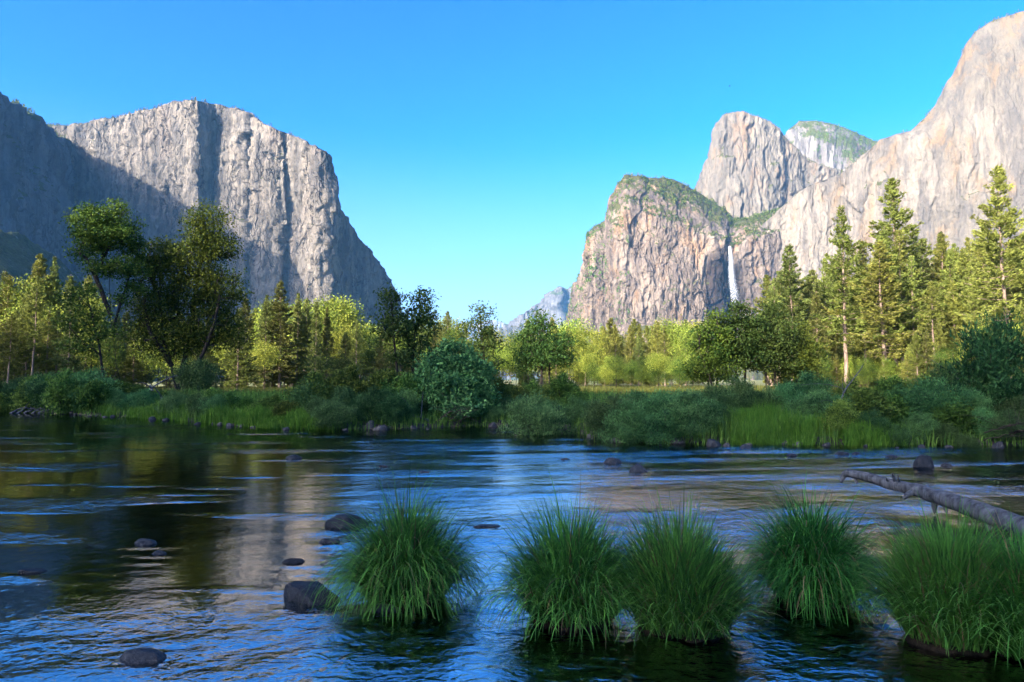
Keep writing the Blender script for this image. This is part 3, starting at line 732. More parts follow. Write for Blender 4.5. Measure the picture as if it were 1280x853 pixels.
def bush(seed, h, w, nclump, leaf, nleaf, mat, aspect=.28, up=.9, stems=7, lobes=6, bark=None):
    rng = np.random.RandomState(seed)
    blobs = [(0, 0, h * .45, w * .38, w * .38, h * .42)]
    for q in range(lobes):
        a = rng.random() * 6.28; o = w * (.18 + .16 * rng.random())
        blobs.append((o * math.cos(a), o * math.sin(a), h * (.3 + .36 * rng.random()), w * .2, w * .2, h * (.2 + .1 * rng.random())))
    C = blob_points(rng, blobs, nclump, .5); C[:, 2] = np.abs(C[:, 2]) * .97 + .05
    for q in range(16):                                           # loose shoots that break the outline
        a = rng.random() * 6.283; o = w * .40 * rng.random() ** .6; ln = h * (.06 + .20 * rng.random()); out = rng.normal(0, .25)
        z0 = h * (.88 - .9 * (o / (w * .5)) ** 2 * .6)
        C = np.concatenate([C, [((o + out * ln * t) * math.cos(a), (o + out * ln * t) * math.sin(a), z0 + ln * t) for t in (.3, .65, 1.0)]])
    tr = []
    for s in range(stems):
        a = s * 6.283 / stems + rng.normal(0, .3)
        tr.append([(.04 * math.cos(a), .04 * math.sin(a), -.15), (w * .12 * math.cos(a), w * .12 * math.sin(a), h * .25), (w * .22 * math.cos(a), w * .22 * math.sin(a), h * .5)])
    sg = w * .058
    p = leafy(seed, tr, C, leaf, nleaf, (sg, sg, sg * .9), mat, bark or M['bark_dark'], .006, aspect, up, step=h / 9, spread=.8)
    return {'stems': p['trunk'], 'foliage': p['crown']}, h

PROTO = {}
PROTO['fir'] = [conifer(100 + q, 28, .06 + .05 * q, 4.6 + .6 * q, .58, .44, M['fir'], M['bark_pine'], -.30) for q in range(3)]
PROTO['pine'] = [conifer(120 + q, 30, (.30, .22, .38)[q], (4.6, 5.4, 4.2)[q], (.68, .70, .80)[q], .46, M['pine'], M['bark_pine'], -.12, .9, .34) for q in range(3)]
PROTO['palefir'] = [conifer(140 + q, 26, .05, 5.0 + .6 * q, .60, .47, M['pine'], M['bark_pine'], -.2, 1.0, .3) for q in range(2)]
PROTO['cotton'] = [broadleaf(160 + q, 14, 11 - q, .10, 190, .32, 34, M['cottonwood'], M['bark_dark']) for q in range(3)]
PROTO['oakfar'] = [broadleaf(170 + q, 14, 9.5, .14, 150, .27, 40, M['oak'], M['bark_dark'], sigk=.085) for q in range(2)]
PROTO['alder'] = [broadleaf(180 + q, 8, 4.0, .16, 120, .11, 44, M['alder'], M['bark_dark'], .03, 1, .085, .009) for q in range(3)]
PROTO['willow'] = [bush(200 + q, 2.4, 3.0, 150, .13, 70, M['willow'], .24, .9) for q in range(4)]
PROTO['shrub'] = [bush(220 + q, 1.8, 2.4, 110, .12, 60, M['shrub'], .5, .4) for q in range(3)]
PROTO['blossom'] = []

_used = set()
def plant(name, kind, var, px, d, ytop, label, cat, group=None, wide=1.0, rz=None, ybase=None):
    parts, h = PROTO[kind][var % len(PROTO[kind])]
    p = at(px, 480, d); x, y = float(p[0]), float(p[1]); z = gz(x, y) - .05
    top = float(at(px, ytop, d)[2]); s = (top - z) / h
    rr = random.Random(int(px * 7.3 + d * 131 + len(kind) * 17))
    e = empty(name, (x, y, z), label, cat, group, rr.random() * 6.28 if rz is None else rz, (s * wide, s * wide, s))
    for k, me in parts.items(): obj(k, me, e)
    return e
exec_plants = []

# ------------------------------------------------------------------ hero trees on the left bank
def hero(name, label, d, base_px, trunks_px, blobs_px, nclump, leaf, nleaf, sig, mat, seed, r_tip=.02, depth=.8, cat='tree', hollow=.3, expo=2.3):
    """trunks: lists of (px, py, dy); blobs: (px, py, half width px, half height px)"""
    rng = np.random.RandomState(seed)
    b = at(base_px, 480, d); x, y = float(b[0]), float(b[1]); z = gz(x, y) - .1
    o = np.array([x, y, z]); k = d / F
    tr = [[tuple(at(px, py, d + dy) - o) for px, py, dy in t] for t in trunks_px]
    tr = [[(p[0], p[1], -.1 if q == 0 and i < 1 else p[2]) for q, p in enumerate(t)] for i, t in enumerate(tr)]
    bl = []
    for px, py, hw, hh, dy in blobs_px:
        p = at(px, py, d + dy) - o; bl.append((p[0], p[1], p[2], hw * k, hw * k * depth, hh * k))
    C = blob_points(rng, bl, nclump, hollow)
    parts = leafy(seed, tr, C, leaf, nleaf, sig, mat, M['bark_dark'], r_tip, step=.5, expo=expo)
    e = empty(name, tuple(o), label, cat)
    for kk, me in parts.items(): obj(kk, me, e)
    return e

hero('oak_tree', 'tall open-crowned tree with a leaning dark trunk on the left bank', 42, 153,
     [[(153, 497, 0), (147, 462, 0), (141, 420, 0), (138, 385, 0), (136, 345, .2), (133, 315, .3)], [(141, 415, 0), (152, 372, .6), (166, 335, 1.0)], [(139, 395, 0), (122, 352, -.5), (108, 322, -.8)]],
     [(128, 272, 24, 15, 0), (103, 284, 15, 13, -.8), (156, 284, 17, 15, .8), (133, 296, 36, 16, 0), (167, 312, 15, 14, 1), (106, 314, 17, 13, -.5), (146, 261, 12, 7, 0), (176, 338, 10, 12, .6), (150, 334, 22, 13, 0), (120, 338, 14, 9, -.6), (168, 362, 12, 10, .6), (112, 262, 10, 6, -.4), (150, 374, 11, 7, .3), (117, 364, 11, 6, -.3)],
     240, .14, 70, (.30, .30, .20), M['oak'], 301, .020)
hero('oak_tree', 'broad dark multi-trunked tree left of the lit cliff', 45, 222,
     [[(222, 494, 0), (214, 455, 0), (205, 418, .3), (200, 380, .6), (200, 340, .8)], [(222, 494, .2), (232, 445, .5), (240, 395, .8), (248, 340, .8), (262, 290, .6)], [(226, 494, 0), (250, 450, -.6), (268, 405, -.8), (276, 365, -.6)], [(215, 458, 0), (188, 415, -.8), (180, 380, -.8)]],
     [(262, 275, 22, 20, 0), (270, 310, 28, 24, .6), (238, 318, 26, 24, -.6), (205, 325, 28, 26, .6), (183, 345, 20, 28, -.5), (245, 360, 40, 28, 0), (200, 385, 36, 30, 0), (280, 365, 22, 34, 0), (262, 405, 36, 26, .5), (220, 425, 40, 22, 0), (178, 420, 20, 22, 0), (283, 420, 16, 26, 0), (250, 292, 14, 16, 0)],
     560, .145, 80, (.40, .40, .26), M['oak'], 302, .024)
hero('oak_sapling', 'slender leaning tree just left of the tall open-crowned tree', 40, 133,
     [[(134, 492, 0), (128, 455, 0), (121, 420, 0), (113, 385, .2), (108, 365, .3)]],
     [(98, 375, 22, 16, 0), (118, 400, 22, 12, 0), (90, 405, 20, 12, 0), (130, 420, 22, 10, 0), (98, 430, 26, 10, 0)], 60, .18, 40, (.42, .42, .2), M['oak'], 303, .016)
hero('alder_tree', 'thin dark tree left of a close pair, wispy top against sky', 32, 497,
     [[(497, 488, 0), (495, 450, 0), (492, 415, 0), (490, 385, 0), (487, 366, 0)]],
     [(488, 375, 16, 12, 0), (485, 395, 20, 14, 0), (497, 412, 22, 14, 0), (478, 420, 16, 12, 0), (500, 440, 18, 12, 0), (484, 368, 14, 6, 0)], 85, .13, 34, (.24, .24, .15), M['alder'], 304, .012)
hero('alder_tree', 'dark forked tree right of a close pair before the lit woods', 33, 517,
     [[(517, 488, 0), (516, 450, 0), (519, 415, 0), (525, 385, 0), (530, 366, 0)], [(516, 450, 0), (508, 415, .2), (510, 390, .2)]],
     [(528, 375, 16, 12, 0), (522, 395, 22, 16, 0), (535, 405, 14, 14, 0), (512, 412, 18, 14, 0), (525, 432, 20, 14, 0), (512, 450, 18, 10, 0)], 110, .13, 36, (.24, .24, .16), M['alder'], 305, .012)
hero('alder_tree', 'dark thin-topped tree right of the round willow', 52, 604,
     [[(606, 478, 0), (604, 445, 0), (602, 415, 0), (599, 390, 0)]],
     [(600, 392, 13, 12, 0), (598, 410, 20, 14, 0), (612, 425, 20, 14, 0), (596, 440, 20, 14, 0), (612, 455, 20, 12, 0)], 90, .18, 40, (.36, .36, .22), M['alder'], 306, .016)
hero('oak_tree', 'dark round-topped tree in front of the distant rock spire', 55, 680,
     [[(676, 484, 0), (677, 455, 0), (678, 425, 0), (678, 400, 0)], [(686, 484, .3), (688, 450, .3), (695, 425, .3)]],
     [(676, 400, 14, 10, 0), (678, 415, 24, 14, 0), (665, 430, 22, 14, 0), (695, 432, 24, 16, 0), (680, 448, 34, 14, 0), (708, 450, 14, 10, 0), (655, 455, 12, 10, 0)], 150, .20, 44, (.40, .40, .26), M['alder'], 307, .018)
for q, (cx, top, hw, lab) in enumerate([(890, 388, 30, 'dark bushy tree below the waterfall, leftmost of a dense clump'), (925, 372, 34, 'tallest dark tree of the dense clump below the waterfall'), (962, 376, 34, 'dark many-stemmed tree in the middle of the dense clump'), (1000, 402, 30, 'dark green tree at the right end of the dense clump')]):
    hero('alder_tree', lab, 36 + q * .8, cx,
         [[(cx - 4, 482, 0), (cx - 6, 445, 0), (cx - 4, 405, 0)], [(cx + 6, 482, .3), (cx + 9, 440, .3), (cx + 12, 410, .3)], [(cx, 482, -.3), (cx - 14, 440, -.3), (cx - 18, 415, -.3)]],
         [(cx, top + 10, hw * .34, 11, 0), (cx + 3, top + 26, hw * .5, 12, .3), (cx - hw * .55, top + 34, hw * .5, 15, 0), (cx + hw * .55, top + 40, hw * .5, 16, 0), (cx, top + 54, hw * .8, 16, 0), (cx - hw * .4, top + 72, hw * .7, 16, 0), (cx + hw * .4, top + 74, hw * .7, 16, 0)],
         150, .12, 70, (.25, .25, .15), M['oak'] if q in (0, 3) else M['alder'], 310 + q, .014)
# big round willow in the middle of the bank
hero('willow_bush', 'big round grey-green willow bush at the water below the central trees', 27.0, 570,
     [[(570, 522, 0), (562, 490, 0), (556, 460, 0)], [(572, 522, .2), (580, 490, .4), (590, 460, .4)], [(566, 522, -.2), (545, 500, -.4), (532, 478, -.4)], [(574, 522, 0), (598, 500, 0), (606, 480, 0)]],
     [(566, 452, 30, 24, 0), (545, 468, 24, 26, -.3), (592, 470, 26, 26, .2), (570, 485, 44, 30, 0), (540, 500, 20, 18, 0), (602, 500, 18, 20, 0), (570, 508, 36, 14, -.4)], 420, .12, 60, (.17, .17, .14), M['willow'], 320, .008, .9, 'bush', .45)

# ------------------------------------------------------------------ woods of individual trees
random.seed(5)
G_CON, G_LEAF = 'conifers in the lit woods across the meadow', 'round-crowned trees in the lit woods across the meadow'
named = [  # kind, var, px, d, ytop, wide, label
    ('pine', 1, 1122, 118, 222, 1.0, 'tallest pine in front of the great right wall, sunlit top to bottom'),
    ('pine', 0, 1060, 112, 255, .95, 'tall narrow pine with a bare pale lower trunk left of the tallest pine'),
    ('pine', 2, 1084, 120, 300, .85, 'thin dark-gapped pine between the two tallest right bank pines'),
    ('fir', 1, 993, 130, 304, 1.0, 'pointed sunlit fir just right of the waterfall'),
    ('fir', 2, 1019, 135, 336, .9, 'shorter fir between the waterfall fir and the bare-trunked pine'),
    ('pine', 1, 1262, 95, 206, .95, 'tall dark pine at the right edge of the picture'),
    ('pine', 2, 1181, 130, 291, 1.0, 'slim pine right of the tallest pine'),
    ('palefir', 0, 1200, 125, 312, 1.05, 'bright leafy-looking fir beside the slim pine'),
    ('pine', 2, 1232, 120, 290, .9, 'open-crowned pine with bare trunk left of the edge pine'),
    ('pine', 0, 1146, 128, 296, .8, 'narrow pine close behind the tallest pine on its right'),
    ('fir', 1, 1163, 135, 322, .8, 'dark fir between the tallest pine and the slim pine'),
    ('pine', 2, 1214, 138, 296, .8, 'thin pine right of the bright leafy-looking fir'),
    ('fir', 0, 1246, 125, 305, .85, 'fir half hidden left of the pine at the right edge'),
    ('fir', 2, 1104, 132, 318, .8, 'fir filling the gap left of the tallest pine'),
    ('pine', 1, 1036, 140, 322, .75, 'short narrow pine left of the bare-trunked pine'),
    ('fir', 1, 972, 140, 346, .85, 'fir at the left end of the right bank conifers'),
    ('fir', 0, 1075, 126, 330, .7, 'small fir at the shoulder of the bare-trunked pine'),
    ('palefir', 1, 42, 96, 318, 1.0, 'tallest pale sunlit fir at the far left'),
    ('fir', 0, 62, 110, 320, .7, 'thin pointed fir right of the tallest pale fir'),
    ('palefir', 0, 84, 105, 344, .9, 'pale fir just left of the tall open-crowned tree'),
    ('fir', 1, 350, 104, 350, 1.0, 'tallest pointed fir in front of the big lit cliff'),
    ('fir', 0, 331, 103, 368, .95, 'sunlit fir left of the tallest cliff-front fir'),
    ('fir', 2, 305, 106, 372, .9, 'sunlit fir at the left of the cliff-front row'),
    ('fir', 0, 371, 108, 366, .9, 'fir right of the tallest cliff-front fir'),
    ('fir', 1, 383, 110, 372, .8, 'pointed fir in the middle of the cliff-front row'),
    ('fir', 2, 394, 104, 376, .55, 'narrow dark fir of the cliff-front row'),
    ('fir', 0, 408, 106, 384, .8, 'last pointed fir at the right of the cliff-front row'),
    ('cotton', 0, 330, 92, 428, 1.0, 'large bright yellow-green tree in the lit meadow at left of centre'),
    ('cotton', 1, 428, 120, 408, .9, 'rounded yellow-green tree at the right foot of the big lit cliff'),
    ('fir', 1, 560, 130, 388, .9, 'grey-green fir behind the round willow'),
]
for kind, var, px, d, yt, wd_, lab in named:
    plant('pine_tree' if kind == 'pine' else ('fir_tree' if 'fir' in kind else 'leafy_tree'), kind, var, px, d, yt, lab, 'tree', None, wd_)

def wood(x0, x1, n, d0, d1, yt0, yt1, kinds, where, seed, wide=1.0):
    rr = random.Random(seed)
    for q in range(n):
        px = x0 + (x1 - x0) * (q + rr.random()) / n; d = d0 + (d1 - d0) * rr.random()
        yt = yt0 + (yt1 - yt0) * rr.random()
        kind = rr.choice(kinds)
        con = kind in ('fir', 'pine', 'palefir')
        nm = 'pine_tree' if kind == 'pine' else ('fir_tree' if con else 'leafy_tree')
        lab = ('sunlit conifer in the woods ' if con else 'round-crowned leafy tree in the woods ') + where
        plant(nm, kind, rr.randrange(3), px, d, yt, lab, 'tree', ('conifers in the woods ' if con else 'leafy trees in the woods ') + where, wide * (.8 + .4 * rr.random()))
wood(-60, 118, 31, 70, 125, 338, 405, ['palefir', 'pine', 'cotton', 'fir', 'pine'], 'at the far left', 11)
wood(120, 300, 24, 75, 130, 385, 430, ['palefir', 'cotton', 'fir'], 'behind the dark left bank trees', 12)
wood(295, 430, 28, 120, 190, 372, 425, ['fir', 'palefir', 'fir', 'cotton'], 'below the big lit cliff', 13)
wood(425, 620, 41, 110, 190, 396, 438, ['cotton', 'palefir', 'oakfar', 'fir', 'pine'], 'behind the central bank trees', 14)
wood(600, 730, 28, 100, 180, 396, 440, ['cotton', 'oakfar', 'palefir', 'pine'], 'in front of the distant spire', 15)
wood(720, 880, 32, 130, 230, 396, 436, ['palefir', 'fir', 'pine', 'palefir', 'cotton'], 'below the lower brushy cliff', 16)
wood(725, 880, 24, 100, 130, 440, 462, ['cotton', 'oakfar'], 'at the sunny edge of the central meadow', 17)
wood(960, 1110, 42, 120, 190, 312, 405, ['pine', 'fir', 'palefir'], 'between the waterfall and the tall pines', 18)
wood(1095, 1300, 61, 100, 180, 286, 362, ['pine', 'palefir', 'fir', 'pine'], 'below the great right wall', 19)
wood(1130, 1300, 18, 75, 110, 402, 440, ['cotton', 'palefir', 'oakfar', 'fir'], 'at the right edge behind the willows', 20)
wood(1020, 1180, 27, 90, 130, 440, 465, ['cotton', 'oakfar', 'palefir'], 'around the feet of the tall pines', 22)

# ------------------------------------------------------------------ shrubs along the bank
def bank_row(x0, x1, n, kind, off0, off1, h0, h1, name, label, group, seed, wide=1.0):
    rr = random.Random(seed)
    for q in range(n):
        px = x0 + (x1 - x0) * (q + .2 + .6 * rr.random()) / n
        y0 = float(bank_y((px - 640) / F * 24)); y0 = float(bank_y((px - 640) / F * y0)); y0 = float(bank_y((px - 640) / F * y0))
        d = y0 + off0 + (off1 - off0) * rr.random(); hh = (h0 + (h1 - h0) * rr.random()) * .84
        p = at(px, 480, d); z = gz(p[0], p[1])
        yt = 480 - (z + hh - EYE) / d * F
        plant(name, kind, rr.randrange(4), px, d, yt, label, 'shrub', group, wide * (.85 + .4 * rr.random()))
bank_row(-40, 130, 9, 'shrub', -.1, 4, 1.2, 2.6, 'leafy_shrub', 'dark leafy shrub on the shaded far left bank', 'leafy shrubs on the far left bank', 31)
bank_row(20, 130, 4, 'willow', 1.5, 4, 1.8, 2.8, 'willow_bush', 'willow bush among the shrubs on the far left bank', 'willow bushes on the far left bank', 32)
bank_row(135, 300, 9, 'willow', .1, 4, .6, 1.4, 'willow_bush', 'willow bush below the dark left bank trees', 'willow bushes below the dark left bank trees', 33)
bank_row(140, 300, 7, 'shrub', 2, 6, .9, 1.6, 'leafy_shrub', 'leafy shrub below the dark left bank trees', 'leafy shrubs below the dark left bank trees', 34)
bank_row(300, 380, 5, 'shrub', 1.2, 2.5, .7, .95, 'leafy_shrub', 'low leafy shrub in front of the bright strip of meadow', 'low shrubs in front of the bright meadow strip', 35)
bank_row(382, 545, 11, 'willow', -.3, 2.2, .9, 1.5, 'willow_bush', 'low willow at the water below the thin dark pair of trees', 'low willows left of the big round willow', 36)
bank_row(380, 545, 7, 'shrub', 2.5, 5, 1.2, 2.1, 'leafy_shrub', 'leafy shrub left of the big round willow', 'leafy shrubs left of the big round willow', 37)
bank_row(612, 735, 6, 'shrub', 2, 6, 1.0, 1.5, 'leafy_shrub', 'dark leafy shrub between the round willow and the grey willows', 'leafy shrubs right of the big round willow', 38)
bank_row(612, 725, 6, 'willow', -.3, 1.5, .6, 1.1, 'willow_bush', 'small pale willow at the water right of the big round willow', 'small willows right of the big round willow', 39)
bank_row(735, 900, 9, 'willow', -.3, 1.6, .9, 1.45, 'willow_bush', 'grey-green willow at the water below the lower brushy cliff', 'grey willows on the right bank', 40, 1.05)
bank_row(860, 1060, 9, 'willow', 1.6, 4.5, 1.0, 1.6, 'willow_bush', 'grey-green willow behind the bright grassy bank', 'willows behind the grassy bank', 41)
bank_row(1040, 1200, 9, 'shrub', .4, 4.5, .8, 1.6, 'leafy_shrub', 'bright green shrub below the tall pines at right', 'green shrubs below the tall pines', 42)
bank_row(1120, 1320, 7, 'willow', 1.5, 4, 1.1, 2.0, 'willow_bush', 'tall willow on the bank at the right edge', 'tall willows at the right edge', 43, 1.1)
bank_row(1080, 1300, 8, 'willow', -.4, .4, .5, .9, 'willow_bush', 'low willow trailing at the water at right', 'low willows at the water at right', 44)
plant('willow_bush', 'willow', 1, 672, 22.0, 500, 'small willow standing on its own stony islet at mid bank', 'shrub', None, 1.2)
plant('willow_bush', 'willow', 2, 1262, 20.5, 412, 'tallest willow at the right edge of the bank', 'shrub', None, 1.0)
plant('alder_tree', 'alder', 1, 400, 36, 428, 'dark bushy young tree left of the thin dark pair', 'tree', None, 1.3)
plant('alder_tree', 'alder', 2, 430, 34, 440, 'smaller dark young tree next to the thin dark pair', 'tree', None, 1.2)
plant('willow_bush', 'willow', 0, 247, 40.5, 452, 'large pale willow under the broad multi-trunked tree', 'shrub', None, 1.0)

# ------------------------------------------------------------------ grass as stuff
def blade_field(name, P, hmin, hmax, width, mat, label, seed, lean=.35):
    rng = np.random.RandomState(seed); n = len(P)
    a = rng.random(n) * 6.283; h = (hmin + (hmax - hmin) * rng.random(n)) * (.85 + .55 * perlin(P[:, 0] * 1.1, P[:, 1] * 1.1, 0, seed + 60)); ln = np.abs(rng.normal(0, lean, n))
    d = np.stack([np.cos(a), np.sin(a)], 1); wv = np.stack([-np.sin(a + .6), np.cos(a + .6), 0 * a], 1) * width / 2
    m1 = P.copy(); m1[:, :2] += d * (h * ln * .3)[:, None]; m1[:, 2] += h * .6
    t1 = P.copy(); t1[:, :2] += d * (h * ln)[:, None]; t1[:, 2] += h * (1 - .3 * ln)
    V = np.stack([P - wv, P + wv, m1 + wv * .7, m1 - wv * .7, t1], 1).reshape(-1, 3)
    i = np.arange(n) * 5
    Q = np.stack([i, i + 1, i + 2, i + 3], 1); T = np.stack([i + 3, i + 2, i + 4], 1)
    tint = np.repeat(np.clip(rng.normal(.5, .25, n), 0, 1), 5)
    o = obj(name, mesh_np(name, V, [Q, T], mat, False, tint)); return tag(o, label, None, None, 'stuff')
def bank_points(x0, x1, n, off0, off1, seed, clump=.0):
    rng = np.random.RandomState(seed)
    px = x0 + (x1 - x0) * rng.random(n); y = np.full(n, 24.0)
    for _ in range(5): y = bank_y((px - 640) / F * y)
    y = y + off0 + (off1 - off0) * rng.random(n); x = (px - 640) / F * y
    k = perlin(x * .8, y * .8, 0, seed) > -.25 + clump
    return np.stack([x, y, ground_z(x, y)], 1)[k]
blade_field('grass', bank_points(912, 1130, 20000, -.45, 2.0, 71), .25, .85, .022, M['bankgrass'], 'bright green tall grass on the right bank at the water', 1)
blade_field('grass', bank_points(130, 420, 20000, -.4, 3.2, 72), .3, .75, .03, M['bankgrass'], 'green grass along the left bank at the water', 2)
blade_field('grass', bank_points(-40, 1320, 52000, -.3, 13, 73, -.3), .3, .7, .03, M['shrub'], 'dark grass and weeds under the bank shrubs', 3)
rng = np.random.RandomState(74); yy_ = 36 + 110 * rng.random(90000) ** 1.5; xx_ = (rng.random(90000) * 1.8 - .9) * yy_
yy_ = np.maximum(yy_, bank_y(xx_) + 9)
blade_field('meadow_grass', np.stack([xx_, yy_, ground_z(xx_, yy_)], 1), .25, .6, .05, M['meadow'], 'sunlit yellow-green meadow grass behind the bank', 4)

# ------------------------------------------------------------------ stones
def stone_mesh(seed, flat, sharp):
    import bmesh
    bm = bmesh.new(); bmesh.ops.create_icosphere(bm, subdivisions=4, radius=1)
    V = np.array([v.co[:] for v in bm.verts]); rng = np.random.RandomState(seed)
    for q in range(sharp):
        n = rng.normal(size=3); n /= np.linalg.norm(n); dd = V @ n; lim = .55 + .3 * rng.random()
        V = V - n * (np.maximum(0, dd - lim) * .92)[:, None]
    V = V * (1 + .16 * fbm(V[:, 0] * 1.1, V[:, 1] * 1.1, V[:, 2] * 1.1, seed, 3) + .03 * fbm(V[:, 0] * 5, V[:, 1] * 5, V[:, 2] * 5, seed + 4, 2))[:, None]
    V[:, 2] *= flat
    V /= np.abs(V[:, 0]).max()
    for v, c in zip(bm.verts, V): v.co = c
    me = bpy.data.meshes.new('stone'); bm.to_mesh(me); bm.free()
    me.polygons.foreach_set('use_smooth', np.ones(len(me.polygons), bool))
    return me, float(V[:, 2].max())
STN = [stone_mesh(s, f, k) for s, f, k in [(1, .55, 16), (2, .45, 2), (3, .5, 5), (4, .6, 3), (5, .35, 6), (6, .75, 4), (8, 1.0, 12)]]
_mc = {}
def stone(p, wid, hgt, var, mat, name, label, group=None, sink=.35, rz=0.0, cat='rock'):
    me, zt = STN[var]
    key = (var, mat.name)
    if key not in _mc:
        m2 = me.copy(); m2.name = 'stone'; m2.materials.append(mat); _mc[key] = m2
    o = obj(name, _mc[key], None, (p[0], p[1], p[2] - sink * hgt))
    o.scale = (wid / 2, wid / 2 * (.62 if cat == 'rock' and sink > .5 else .8), hgt * (1 + sink) / zt); o.rotation_euler = (0, 0, rz)
    return tag(o, label, cat, group)
for q, (px, py, wpx, hpx, var, lab) in enumerate(ROCKS):
    p = onz(px, py); d = p[1]
    wid = wpx / F * d; depth = wid * .3
    stone((p[0], p[1] + depth, 0), wid, hpx / F * (d + depth) * .72, var, M['stone'], 'river_rock', lab, None, .6, (q * 37 % 17 - 8) * .03)
rr = random.Random(91)
for x0, x1, n, where in [(-20, 130, 16, 'along the far left bank'), (130, 330, 22, 'along the left bank'), (330, 560, 16, 'below the low willows'), (600, 740, 22, 'round the little islet'), (735, 930, 16, 'below the grey willows'), (930, 1290, 20, 'along the right bank')]:
    for q in range(n):
        px = x0 + (x1 - x0) * (q + rr.random()) / n; y = 24.0
        for _ in range(5): y = float(bank_y((px - 640) / F * y))
        px += rr.uniform(-25, 25); y += rr.gauss(-.1, .4); x = (px - 640) / F * y; wd_ = rr.uniform(.12, .4) * (1 if rr.random() > .12 else 1.8)
        stone((x, y, max(-.02, gz(x, y) - .02)), wd_, wd_ * rr.uniform(.25, .5), rr.randrange(6), M['bankstone'], 'bank_stone', 'weathered stone at the water ' + where, 'stones at the water ' + where, .4, rr.random() * 6)
for q in range(9):
    px = 650 + 16 * (q % 5) + rr.uniform(-6, 6); p = onz(px, 538 + 3 * (q // 5)); wd_ = rr.uniform(.3, .6)
    stone((p[0], p[1], 0), wd_, wd_ * .4, rr.randrange(6), M['bankstone'], 'bank_stone', 'stone of the little islet under the lone willow', 'stones of the islet', .5, rr.random() * 6)
for q in range(70):
    u = rr.random(); px = rr.choice([rr.uniform(430, 590), rr.uniform(650, 930), rr.uniform(930, 1110), rr.uniform(1120, 1290), rr.uniform(100, 1200)]); py = rr.uniform(760, 900)
    p = onz(px, py, -.3); wd_ = rr.uniform(.14, .36)
    stone((p[0], p[1], gz(p[0], p[1])), wd_, wd_ * .4, rr.randrange(5), M['bedstone'], 'riverbed_stone', 'brown stone on the river bed under the foreground water', 'brown stones on the river bed', .2, rr.random() * 6)

